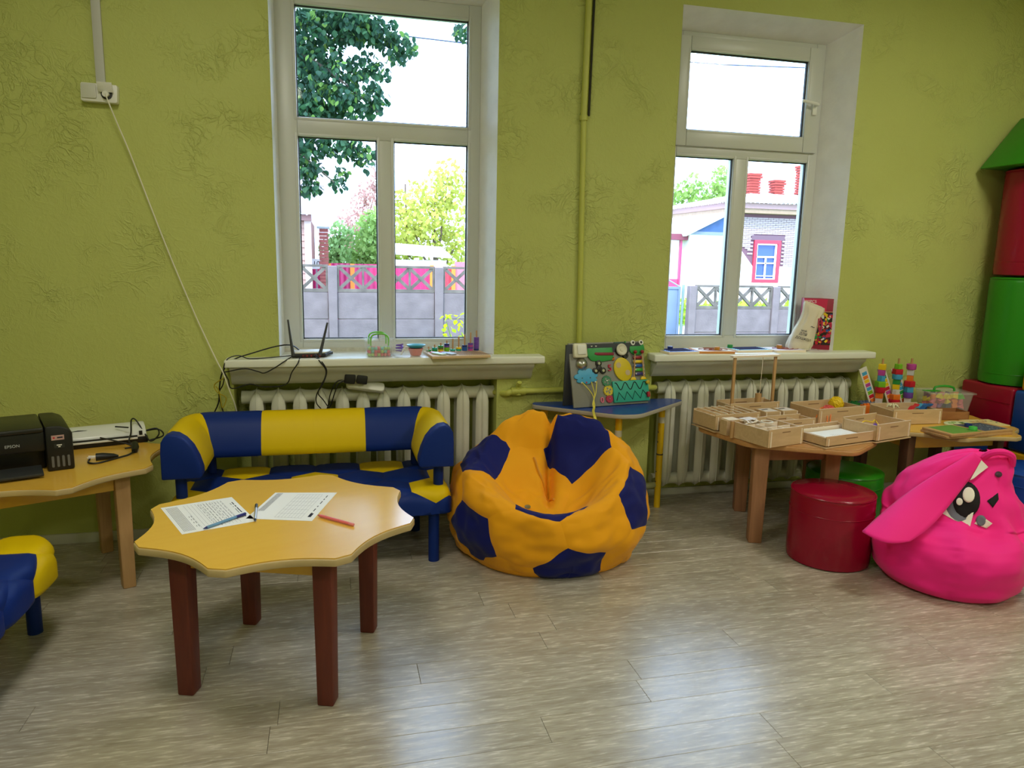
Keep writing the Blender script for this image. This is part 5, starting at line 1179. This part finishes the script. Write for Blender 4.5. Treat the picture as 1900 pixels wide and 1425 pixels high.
text('1', .040, GRN, bb_, P(.752, .96, .004) @ RX(90), .004, 'digit')
text('0', .045, PNK, bb_, P(.37, .09, .004) @ RX(90), .004, 'digit')
text('н', .034, ORG, bb_, P(.567, .735, .004) @ RX(90), .004, 'letter')
wh = G().lathe([(.03, 0), (.033, .003), (.033, .016), (.028, .02), (.02, .014), (.012, .014), (.01, .018), (.003, .018)], 22, M=P(.685, .87) @ RX(90)).build('toy_wheel', mat('cream wheel', (220, 216, 198), .45), bb_)
G().lathe([(.034, 0), (.036, .003), (.034, .009)], 22, M=P(.68, .865) @ RX(90)).build('tyre', BLK, wh)
G().lathe([(.017, 0), (.019, .004), (.017, .012), (.007, .012), (.006, .009)], 16, M=P(.735, .775) @ RX(90)).build('toy_wheel', BLK, bb_)
G().lathe([(.012, 0), (.013, .004), (.011, .01)], 14, M=P(.755, .83) @ RX(90)).build('toy_wheel', BLK, bb_)
flat('latch', roundpoly(rect(.068, .013), .006), .665, .975, mat('dark green latch', (34, 80, 72), .5), .007)
ye = flat('yellow_disc', [(x * cos(.35) - y * sin(.35), x * sin(.35) + y * cos(.35)) for x, y in ell(.056, .068, 28)], .685, .555, mat('mustard disc', (214, 190, 20), .5), .009)
for du, dv in ((-.058, .07), (.058, -.055)): flat('hole', ell(.0155, .0155, 16), .685 + du, .555 + dv, mat('pale wood', (196, 176, 140), .6), .0008, .009, ye, bev=0)
fg = flat('frog_head', roundpoly([(-.05, .0), (-.044, .026), (-.02, .034), (.02, .034), (.044, .026), (.05, .0), (.044, -.022), (.02, -.034), (-.02, -.034), (-.044, -.022)], .012, 3), .905, .875, GRN, .009)
for s_ in (-1, 1):
    flat('eye', ell(.0145, .0145, 14), .905 + s_ * .058, .972, WHT, .010, .004, fg); flat('pupil', ell(.007, .007, 10), .905 + s_ * .056, .975, BLK, .002, .014, fg)
    G().ball((0, 0, 0), .0105, 12).build('stick_head', mat('dark red ball', (150, 30, 40), .4), bb_, M=P(.905 + s_ * .048, .82, .022))
    G().tube([P(.905 + s_ * .05, .81, .02) @ Vector((0, 0, 0)), P(.868 + s_ * .068, .42, .026) @ Vector((0, 0, 0))], .0034, 8).build('stick', PALELEG, bb_)
    flat('frog_foot', [(-.02, -.008), (.02, -.008), (.014, .006), (0, .011), (-.014, .006)], .885 + s_ * .07, .4, YLW, .008)
for k, m_ in enumerate((mat('wine bar', (150, 26, 50), .35), YLW, BLU, mat('leaf green bar', (70, 180, 60), .4), mat('indigo bar', (60, 50, 130), .4))):
    G().b2((-.033, -.012, -.0075), (.033, -.006, .0075)).build('xylophone_bar', m_, bb_, M=P(.905, .735 - k * .066), bev=.002)
    for s_ in (-1, 1): G().ball((0, 0, 0), .005, 8).build('bar_pin', WHT, bb_, M=P(.905 + s_ * .055, .738 - k * .066, .013))
cl = G()
cloud = []
for k in range(84):
    a = 2 * pi * k / 84; r = .86 + .3 * abs(sin(a * 3.5 + .5)) ** .8; cloud.append((.064 * r * cos(a), .036 * r * sin(a) * (1.25 if sin(a) > 0 else .85)))
cd_ = flat('cloud', cloud, .185, .455, LBLU, .009)
for du in (-.05, .055): flat('eye', ell(.004, .003, 8), .18 + du, .45, BLK2, .001, .009, cd_, bev=0)
LACE = mat('pale yellow lace', (226, 214, 90), .6)
for u0, u1, v1, d1 in ((.12, .245, -.03, .03), (.24, .235, -.06, .03), (.31, .225, -.07, .035)):
    q = [P(u0, .385, .012) @ Vector(), P((u0 + u1 * 2) / 3 + .02, .2, .02) @ Vector(), P(u1, .06, .02) @ Vector(), P(u1 - .01, -.02, .03) @ Vector()]
    q = q[:3]; l_ = q[-1]; q += [Vector((l_.x - .008, l_.y - .02, .006)), Vector((l_.x - .05, -.11, .006)), Vector((l_.x - .1, -.205, .007)), Vector((l_.x - .108, -.232, -.012)), Vector((l_.x - .11, -.236, -.06))]
    G().tube(q, .0026, 6, smooth=4).build('lace', LACE, bb_)
for k, (u0, m_) in enumerate(((.12, WHT), (.18, RED), (.24, BLU), (.30, WHT))): G().ball((0, 0, 0), .006, 8).build('bead', m_, bb_, M=P(u0, .38, .006))
def gear(u, v, r, n, m_, spokes=True):
    pts = []
    for k in range(n * 4): a = 2 * pi * k / (n * 4); q = r if k % 4 in (0, 1) else r * .86; pts.append((q * cos(a), q * sin(a)))
    o = flat('gear', pts, u, v, m_, .007, bev=0)
    if spokes:
        for k in range(4): a = pi / 2 * k + .4; flat('gear_window', ell(r * .2, r * .2, 10, (r * .42 * cos(a), r * .42 * sin(a))), u, v, GB, .0004, .007, o, bev=0)
    flat('gear_pin', ell(r * .16, r * .16, 10), u, v, METAL, .004, .007, o)
gear(.452, .385, .031, 18, mat('muted green gear', (62, 132, 96), .5)); gear(.462, .235, .031, 16, mat('gold gear', (214, 190, 50), .5)); gear(.468, .105, .023, 12, mat('ruby gear', (176, 40, 76), .5), False)
mz = flat('maze_panel', rect(.232, .118), .765, .205, mat('teal panel', (44, 166, 146), .5), .012, bev=.002)
TRK = mat('maze groove black', (24, 34, 36), .8)
wv = G().tube([P(.765, .205, .0125) @ Vector((-.103 + .206 * k / 60, 0, .03 + .02 * sin(k / 60 * 2 * pi * 3.3 + 1.2))) for k in range(61)], .0026, 5)
zz = [(-.1, -.048), (-.082, -.004), (-.05, -.046), (-.03, -.002), (.002, -.045), (.022, -.0), (.055, -.043), (.075, .002), (.1, -.028)]
wv.tube([P(.765, .205, .0125) @ Vector((x, 0, z)) for x, z in zz], .0026, 5); wv.build('groove', TRK, mz)
G().lathe([(.008, 0), (.011, .004), (.011, .014), (.006, .017)], 14, M=P(.988, .33, .012) @ RX(90)).build('maze_knob', mat('mustard knob', (196, 168, 30), .45), mz); flat('maze_knob', roundpoly(rect(.016, .03), .004), .985, .135, mat('dark red knob', (170, 24, 48), .45), .014, .012, mz)

# ---- wooden sorting boxes on the brown table
ZB = ZT + .001
def wbox(label, cx, cy, w, d, h, rz, z=ZB, th=.0045, dividers=(), lid=False, ext=True, tongue=0, name='sorting_box'):
    """open plywood box: four thin walls standing a little past the corners, floor, dividers"""
    t = thing(name, label, 'box', (cx, cy, z), radians(rz))
    z0 = .012 if lid else .002
    if lid:
        G().b2((-w / 2 - .01, -d / 2 - .006, 0), (w / 2 + .012, d / 2 + .006, .005)).build('sliding_lid', PLY, t, bev=.0008, seg=1)
    G().b2((-w / 2 + th, -d / 2 + th, z0), (w / 2 - th, d / 2 - th, z0 + .004)).build('bottom', PLY, t, smooth=False)
    for s_ in (-1, 1):
        o = G().b2((-w / 2 - .004, s_ * d / 2 - th / 2, z0), (w / 2 + .004, s_ * d / 2 + th / 2, h + (.007 if ext else 0))).b2((-w / 2 - .004, s_ * d / 2 - th / 2, h + (.0072 if ext else .0002)), (w / 2 + .004, s_ * d / 2 + th / 2, h + (.0082 if ext else .0012)), 1).build('side_wall', [PLY, PLYEDGE_LIT], t, smooth=False)  # thin pale cap paints the window light along the top edge
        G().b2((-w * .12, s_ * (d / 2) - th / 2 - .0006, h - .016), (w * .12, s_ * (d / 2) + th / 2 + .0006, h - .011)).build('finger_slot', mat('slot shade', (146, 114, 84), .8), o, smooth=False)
        G().b2((s_ * w / 2 - th / 2, -d / 2 + th, z0), (s_ * w / 2 + th / 2, d / 2 - th, h)).b2((s_ * w / 2 - th / 2, -d / 2 + th, h + .0002), (s_ * w / 2 + th / 2, d / 2 - th, h + .0012), 1).build('end_wall', [PLY, PLYEDGE_LIT], t, smooth=False)
    for s_ in (-1, 1):
        for q in (-1, 1): G().b2((s_ * (w / 2 - .012) - .003, q * d / 2 - .006 if q < 0 else q * d / 2, z0), (s_ * (w / 2 - .012) + .003, q * d / 2 if q < 0 else q * d / 2 + .006, h - .004)).build('corner_batten', PLYEDGE_LIT, t, smooth=False)
    for ax_, p in dividers:
        if ax_ == 'x': G().b2((p * w - .0018, -d / 2 + th, z0 + .004), (p * w + .0018, d / 2 - th, h - .003)).build('divider', PLYEDGE_LIT, t, smooth=False)
        else: G().b2((-w / 2 + th, p * d - .0018, z0 + .004), (w / 2 - th, p * d + .0018, h - .003)).build('divider', PLYEDGE_LIT, t, smooth=False)
    return t
arch = wbox('long wooden box carrying a tall wooden arch, at the back of the brown table', 2.34, 3.715, .33, .13, .10, 6)
for x in (-.135, .145): G().box((x, -.03, .19), (.016, .012, .36)).build('arch_post', PALELEG, arch, bev=.001)
G().box((.005, -.03, .373), (.325, .03, .012)).build('arch_beam', PLYEDGE_LIT, arch, bev=.001)
G().tube([(.055, -.032, .38), (.056, -.031, .30), (.053, -.03, .20), (.055, -.03, .165), (.048, -.03, .155)], .0016, 5).build('string', PLYEDGE_LIT, arch)
tag(G().lathe([(.002, -.001), (.018, 0), (.018, .055), (.002, .056)], 20).build('wooden_cylinder', PALELEG, None, loc=(2.388, 3.69, ZB + .098)), 'small wooden cylinder hanging on a string under the wooden arch', 'wooden shape')
slb = wbox('wooden box with long slats across its top, leftmost on the brown table', 2.105, 3.545, .29, .19, .086, 9, lid=True)
for k in range(6): G().b2((-.125 + .048 * k, -.10, .0945), (-.119 + .048 * k, .10, .099)).build('slat', PLYEDGE_LIT, slb, smooth=False)
sc = thing('sorting_box', 'small wooden cube box with a pale lid between the slatted box and the compartment box', 'box', (2.035, 3.39, ZB), radians(10))
G().b2((-.04, -.028, .004), (.04, .028, .078)).build('body', PLY, sc, bev=.001, seg=1); G().b2((-.03, -.03, .078), (.042, .03, .083)).build('lid', PLYEDGE_LIT, sc, bev=.001, seg=1); G().b2((-.045, -.034, 0), (.045, .034, .004)).build('base', PLY, sc)
dbox = wbox('wooden box divided into compartments at the front of the brown table', 2.155, 3.225, .235, .24, .085, 14, lid=False, dividers=[('x', 0.1), ('y', -.17), ('y', .17), ('x', -.2)])
G().lathe([(.011, 0), (.011, .09), (.002, .091)], 12, (-.126, .118, -.001)).build('dowel', PALELEG, dbox)
rg = tag(G().tube([(.03 * cos(a * pi / 12), .03 * sin(a * pi / 12), 0) for a in range(25)], .003, 6).build('paper_ring', mat('white card', (236, 232, 224), .8), None, loc=(2.165, 3.25, ZB + .093)), 'small white ring lying on the compartment box', 'ring')
for k in range(7): G().box((-.07 + .03 * (k % 3), .05 + .02 * (k // 2), .088 + .003 * (k % 2)), (.07, .008, .003), rz=radians(20 * k)).build('wooden_stick', PLYEDGE_LIT, dbox, smooth=False)
cdm = mat('card with sketches', (232, 226, 230), .8)
tag(G().box((0, 0, 0), (.08, .055, .002), rz=.3).build('paper_card', cdm, None, loc=(2.11, 3.335, ZB + .092)), 'white card lying on the back corner of the compartment box', 'card')
ebox = wbox('shallow wooden box with a white sheet inside, at the right front of the brown table', 2.505, 3.18, .36, .235, .052, 13, lid=True, dividers=[('y', .36), ('x', -.42)])
G().b2((-.14, -.10, .030), (.15, .07, .032)).build('white_sheet', PAPER, ebox, smooth=False)
tag(G().grid(lambda u, v: (-.05 + .1 * u, -.02 + .035 * v, .006 * abs(noise.noise(Vector((u * 6, v * 5, 3))))), 10, 5).build('crumpled_film', CLEAR, None, loc=(2.47, 3.075, ZB + .054)), 'crumpled clear film along the front of the shallow white lined box', 'wrapper')
for k, x in enumerate((-.05, .0, .04)): G().box((x, .09, .036), (.004, .004, .03)).build('peg', PLYEDGE_LIT, ebox, smooth=False)
kbox = wbox('shallow wooden box half hidden behind the compartment box', 2.43, 3.435, .24, .115, .06, 8, dividers=[('x', .1)])
fbox = wbox('wooden box with dark beads and a yellow string, nearest the far yellow table', 2.80, 3.215, .27, .2, .088, 15, lid=True)
rnd = random.Random(2)
for k in range(22):
    bi_ = rnd.randrange(4); tag(G().ball((0, 0, 0), .011, 8).build('bead', (BLK, NAVY, PUR, mat('dark plum', (50, 24, 60), .4))[bi_], None, loc=(2.745 + rnd.uniform(-.06, .06), 3.215 + rnd.uniform(-.035, .035), ZB + .026 + .016 * (k % 3))), '%s bead %s in the wooden box with the yellow string' % (('black', 'navy', 'purple', 'plum')[bi_], ('at the bottom', 'in the middle', 'on top')[k % 3]), 'bead', 'dark beads in the wooden box')
tag(G().tube([(-.06, -.02, .07), (-.02, .0, .085), (.02, -.01, .08), (.06, .02, .083), (.07, .0, .06)], .003, 6, smooth=4).build('string', YLW, None, loc=(2.745, 3.215, ZB)), 'yellow string lying over the dark beads', 'string')
gbox = wbox('long wooden box holding a red ball and a yellow yarn ball', 2.785, 3.595, .34, .22, .092, 8)
def yarn(label, loc, r, m):
    t = thing('yarn_ball', label, 'ball', loc)
    G().ball((0, 0, 0), r, 18).build('core', m, t)
    g = G(); q = random.Random(4)
    for k in range(9):
        R_ = Matrix.Rotation(q.uniform(-.9, .9), 3, 'X') @ Matrix.Rotation(q.uniform(-.9, .9) + 1.2, 3, 'Y')
        g.tube([R_ @ Vector((r * 1.01 * cos(a * pi / 12), r * 1.01 * sin(a * pi / 12), q.uniform(-.004, .004))) for a in range(25)], .003, 5)
    g.build('strand', m, t)
yarn('yellow yarn ball peeking out of the long wooden box', (2.875, 3.64, ZB + .088), .042, YLW)
yarn('coral red ball peeking out of the long wooden box', (2.745, 3.535, ZB + .062), .042, mat('coral', (226, 92, 84), .6))
tag(G().tube([(-.06, -.13, .05), (-.03, -.115, .095), (.0, -.11, .098), (.01, -.13, .06), (-.01, -.16, .02), (-.04, -.17, .008), (-.055, -.14, .02)], .003, 6, smooth=5).tube([(.02, -.11, .098), (.035, -.125, .07), (.02, -.15, .02), (.03, -.16, .006)], .003, 6, smooth=5).build('orange_lace', ORG, None, loc=(2.68, 3.60, ZB)), 'orange lace hanging over the front of the long wooden box', 'string')
for k, (x, y) in enumerate(((2.372, 3.565), (2.487, 3.575))):
    t = thing('sorting_box', ('small paper topped wooden box in front of the arch' if k == 0 else 'small paper topped wooden box touching the long box of yarn balls'), 'box', (x, y, ZB), radians(6))
    G().b2((-.05, -.05, .002), (.05, .05, .082)).build('body', PLY, t, bev=.001, seg=1)
    G().box((0, 0, .0825), (.085, .075, .0012)).build('paper_label', cdm, t, smooth=False); G().box((-.012, .01, .0833), (.05, .012, .0004), rz=.2).build('label_print', INK2, t, smooth=False)
    for s_ in (-1, 1): G().b2((s_ * .046 - .003, -.054, .002), (s_ * .046 + .003, -.05, .08)).build('corner_batten', PLYEDGE_LIT, t, smooth=False)
tag(G().tube([(0, 0, 0), (.01, .004, .012), (-.005, .006, .025), (.014, .002, .03), (.02, -.002, .01), (.0, -.004, .004)], .004, 6, smooth=4).build('pale_ribbon', mat('pale ribbon', (226, 218, 196), .7), None, loc=(2.985, 3.50, ZB)), 'crumpled pale ribbon between the long box and the ribbon box', 'ribbon')

# ---- far yellow table
ibox = wbox('wooden box filled with coloured ribbons and shapes on the far yellow table', 3.265, 3.53, .31, .2, .078, -3, name='sorting_box')
def ribbon(label, loc, m_, rz, L_=.12, up=.05):
    tag(G().grid(lambda u, v: (-L_ / 2 + L_ * u, -.014 + .028 * v, up * u + .012 * sin(u * 5)), 10, 2).build('felt_strip', m_, None, loc=loc, rz=rz, solid=.004), label, 'felt strip')
ribbon('crimson felt strip sticking out of the ribbon box', (3.28, 3.49, ZB + .062), RED, .5); ribbon('dark blue felt strip sticking out of the ribbon box', (3.375, 3.50, ZB + .06), mat('royal blue', (20, 84, 150), .6), .35); ribbon('blue felt strip at the right end of the ribbon box', (3.40, 3.53, ZB + .062), BLU, .7, .09, .04); ribbon('light blue felt strip at the back of the ribbon box', (3.43, 3.58, ZB + .064), LBLU, .2, .08, .03)
st_ = thing('felt_flower', 'cream star shaped bow in the left part of the ribbon box', 'felt flower', (3.20, 3.56, ZB + .062))
g = G()
for k in range(9): a = k * .7; g.tube([(0, 0, .01), (.02 * cos(a), .02 * sin(a), .03), (.032 * cos(a), .032 * sin(a), .012 + .01 * (k % 2))], .004, 5, smooth=3)
g.build('loops', mat('cream felt', (232, 226, 190), .8), st_)
G().b2((-.12, -.07, .02), (.13, .07, .05)).build('felt_pile', mat('mauve felt', (180, 150, 150), .8), ibox, bev=.02)
stk = thing('stacking_toy', 'wooden stacking toy with three pegs of coloured shapes and slanted pattern strips', 'toy', (3.40, 3.765, ZT), radians(-4))
G().b2((-.14, -.05, 0), (.14, .045, .016)).build('base', PALELEG, stk, bev=.003)
WH2 = mat('pale grey white', (214, 214, 214), .5)
cols_ = [(-.115, [RED, WH2, ORG, RED, LGRN, LBLU, MAG, YLW], 'abcdehgf'), (-.005, [ORG, RED, ORG, WH2, YLW, GRN, LBLU, RED, LGRN], 'cbdbcbbce'), (.085, [LGRN, WH2, PUR, LBLU, RED, ORG, WH2, MAG], 'ccbcbcbc')]
for x, ms, sh in cols_:
    G().lathe([(.0065, .016), (.0065, .335)], 10, (x, 0, 0)).build('peg', PALELEG, stk)
    z = .017; hh = .285 / len(ms)
    for i, m_ in enumerate(ms):
        r = (.034, .026, .03, .024, .028)[(i * 3 + len(ms)) % 5]; n = (4, 6, 16, 4, 5)[(i * 2 + int(abs(x) * 100)) % 5]
        G().lathe([(r * .97, 0), (r, .002), (r, hh - .003), (r * .9, hh - .001)], n, (x, 0, z), M=None).build('stacking_shape', m_, stk, ang=30); z += hh
for k, (x, cs) in enumerate(((-.20, [LBLU, ORG, YLW, MAG, LBLU, LGRN, RED, ORG, WH2]), (-.075, [LBLU, GRN, YLW, YLW, RED, MAG, ORG, RED]), (.02, [MAG, RED, MAG, LBLU, LBLU, GRN, LGRN, ORG]))):
    sg_ = G().b2((-.026, -.003, 0), (.026, .003, .285)).build('pattern_strip', mat('strip white', (226, 222, 214), .6), stk, M=T(x + .08, .02, .014) @ RY(-24))
    for i, m_ in enumerate(cs): G().b2((-.016, -.0036, 0), (.016, -.0029, .022)).build('strip_patch', m_, sg_, M=T(x + .08, .02, .014) @ RY(-24) @ T(0, 0, .235 - i * .026), smooth=False)
def brick_toy(label, loc, d, m_, rz=0, studs=2):
    t = thing('toy_brick', label, 'toy brick', loc, rz)
    G().b2((-d[0] / 2, -d[1] / 2, 0), (d[0] / 2, d[1] / 2, d[2])).build('body', m_, t, bev=.002)
    for i in range(studs): G().lathe([(.009, 0), (.009, .009), (.004, .0095)], 12, (-d[0] / 2 + (i + .5) * d[0] / studs, 0, d[2])).build('stud', m_, t)
brick_toy('dark green toy brick at the back, right of the white radiator', (3.13, 3.80, ZT), (.055, .05, .06), mat('brick green', (30, 110, 50), .4))
brick_toy('orange toy brick beside the green brick', (3.165, 3.735, ZT), (.05, .05, .056), ORG, .1)
brick_toy('red toy brick right of the orange brick', (3.235, 3.74, ZT), (.07, .05, .045), RED, .05); brick_toy('grey blue toy brick behind the red brick', (3.21, 3.80, ZT), (.09, .05, .06), mat('slate brick', (92, 104, 130), .5), 0, 4)
tray_ = thing('wooden_tray', 'brown wooden tray in front of the clear tub on the far yellow table', 'tray', (3.575, 3.555, ZT), radians(-10))
TB = wood('tray brown', (150, 98, 58), (170, 116, 72), .5, (6, 30, 30))
for lo, hi in (((-.13, -.06, 0), (.11, .06, .005)), ((-.13, -.06, 0), (.11, -.055, .05)), ((-.13, .055, 0), (.11, .06, .05)), ((-.13, -.06, 0), (-.125, .06, .05)), ((.105, -.06, 0), (.11, .06, .05))): G().b2(lo, hi).build('tray_wall' if hi[2] > .01 else 'tray_bottom', TB, tray_, smooth=False)
tub = thing('plastic_tub', 'clear plastic tub of coloured foam blocks with a green handle, on the far yellow table', 'tub', (3.695, 3.70, ZT), radians(-12))
crate(tub, .27, .17, .13, CLEAR, .003, .84)
lid = G(); ring(lid, -.145, .145, -.095, .095, .018, -.006, .006); lid.build('lid_rim', CLEAR, tub, M=T(0, 0, .134) @ RX(-90), bev=.003)
G().b2((-.127, -.077, .13), (.127, .077, .1335)).build('lid', CLEAR, tub, smooth=False)
G().tube([(-.065, -.0, .137), (-.06, -.0, .16), (.0, 0, .168), (.055, 0, .158), (.062, 0, .137)], .007, 8, smooth=2).build('handle', mat('green handle', (50, 160, 50), .4), tub); G().b2((-.13, -.012, .134), (-.03, .02, .139)).build('clip', mat('green handle', (50, 160, 50), .4), tub)
rnd = random.Random(8); FO = [('pink', mat('foam pink', (232, 120, 140), .8)), ('yellow', mat('foam yellow', (246, 226, 60), .8)), ('orange', mat('foam orange', (240, 140, 60), .8)), ('green', mat('foam green', (90, 200, 40), .8)), ('grey', mat('foam grey', (84, 88, 100), .8)), ('purple', mat('foam purple', (140, 90, 150), .8))]
lay = [[0, 4, 5, 4, 4], [0, 5, 4, 2, 0], [0, 0, 1, 2, 0], [2, 1, 1, 1, 3]]
for r in range(4):
    for c in range(5):
        for b_ in (0, 1):
            nm, m_ = FO[lay[r][c] if b_ == 0 else rnd.randrange(6)]
            q = T(3.695, 3.70, ZT) @ RZ(-12) @ Vector((-.088 + c * .044 + rnd.uniform(-.004, .004), (-.034 if b_ == 0 else .03), .022 + r * .029))
            g = G(); k = rnd.randrange(3)
            if k == 0: g.box((0, 0, 0), (.036, .03, .03), rx=rnd.uniform(-.4, .4), ry=rnd.uniform(-.5, .5))
            elif k == 1: g.prism([(-.02, -.014), (.02, -.014), (0, .018)], -.015, .015, M=RX(90) @ RZ(rnd.uniform(-30, 30)))
            else: g.lathe([(.015, -.017), (.015, .017)], 14, M=RY(rnd.uniform(-40, 40)))
            tag(g.build('foam_block', m_, None, loc=tuple(q)), '%s foam %s, %s layer, %s, in the clear tub with a green handle' % (nm, ('cube', 'wedge', 'roller')[k], ('bottom', 'second', 'third', 'top')[r], 'front' if b_ == 0 else 'back'), 'foam block', 'foam blocks in the clear tub')
# boards and round map in front
m1 = thing('maze_board', 'wooden maze board with a green half and a dark half', 'toy', (3.385, 3.205, ZT + .013), radians(7))
G().prism(roundpoly(rect(.47, .185), .012), 0, .013).build('board', PALELEG, m1, bev=.001)
G().add([(-.205, -.075, .0133), (.01, -.08, .0133), (-.02, .085, .0133), (-.2, .08, .0133)], [(0, 1, 2, 3)]).build('green_field', mat('felt green', (104, 152, 62), .8), m1, smooth=False)
G().add([(.03, -.08, .0133), (.215, -.075, .0133), (.2, .08, .0133), (0, .085, .0133)], [(0, 1, 2, 3)]).build('dark_field', mat('slate field', (74, 82, 104), .8), m1, smooth=False)
sg_ = G(); rnd = random.Random(6)
for k in range(46): sg_.box((rnd.uniform(.04, .19), rnd.uniform(-.065, .07), .0137), (rnd.uniform(.004, .02), .003, .0004), rz=rnd.uniform(0, 3))
sg_.build('field_marks', mat('pale marks', (150, 158, 176), .8), m1, smooth=False)
G().lathe([(.019, .0135), (.021, .016), (.021, .03), (.019, .033)], 18, (-.018, -.045, 0)).build('knob', mat('spring green knob', (70, 190, 80), .45), m1); G().lathe([(.015, 0), (.019, .002), (.019, .018), (.012, .02)], 14, (.03, .02, .0135)).build('knob', NAVY, m1)
m2 = thing('wooden_board', 'plain wooden board lying under the green and dark maze board', 'toy', (3.375, 3.20, ZT), radians(3))
G().prism(roundpoly(rect(.46, .18), .012), 0, .0125).build('board', PALELEG, m2, bev=.001)
rm = thing('picture_puzzle', 'round pale green picture puzzle between the ribbon box and the maze board', 'puzzle', (3.50, 3.385, ZT), .2)
G().prism(ell(.085, .06, 28), 0, .009).build('disc', mat('pale mint board', (216, 226, 192), .6), rm, bev=.001)
for k in range(10): G().prism(roundpoly(rect(rnd.uniform(.02, .035), rnd.uniform(.012, .02)), .004, 2), .009, .0105, M=T(rnd.uniform(-.05, .05), rnd.uniform(-.035, .035), 0) @ RZ(rnd.uniform(0, 180))).build('puzzle_piece', rnd.choice([mat('leaf piece', (130, 170, 70), .6), WHT, mat('cream piece', (236, 232, 206), .6)]), rm)
sh = thing('picture_sheet', 'cream picture sheet with small drawings, back right on the far yellow table', 'picture', (3.70, 3.40, ZT), radians(-4))
G().b2((-.10, -.085, 0), (.10, .075, .004)).build('sheet', mat('cream sheet', (226, 208, 150), .7), sh)
for k in range(12): G().box((rnd.uniform(-.08, .08), rnd.uniform(-.06, .06), .0043), (rnd.uniform(.012, .03), rnd.uniform(.008, .014), .0005), rz=rnd.uniform(0, 3)).build('drawing', rnd.choice([mat('rust drawing', (176, 100, 60), .7), mat('olive drawing', (120, 120, 60), .7), mat('grey drawing', (120, 120, 120), .7)]), sh, smooth=False)
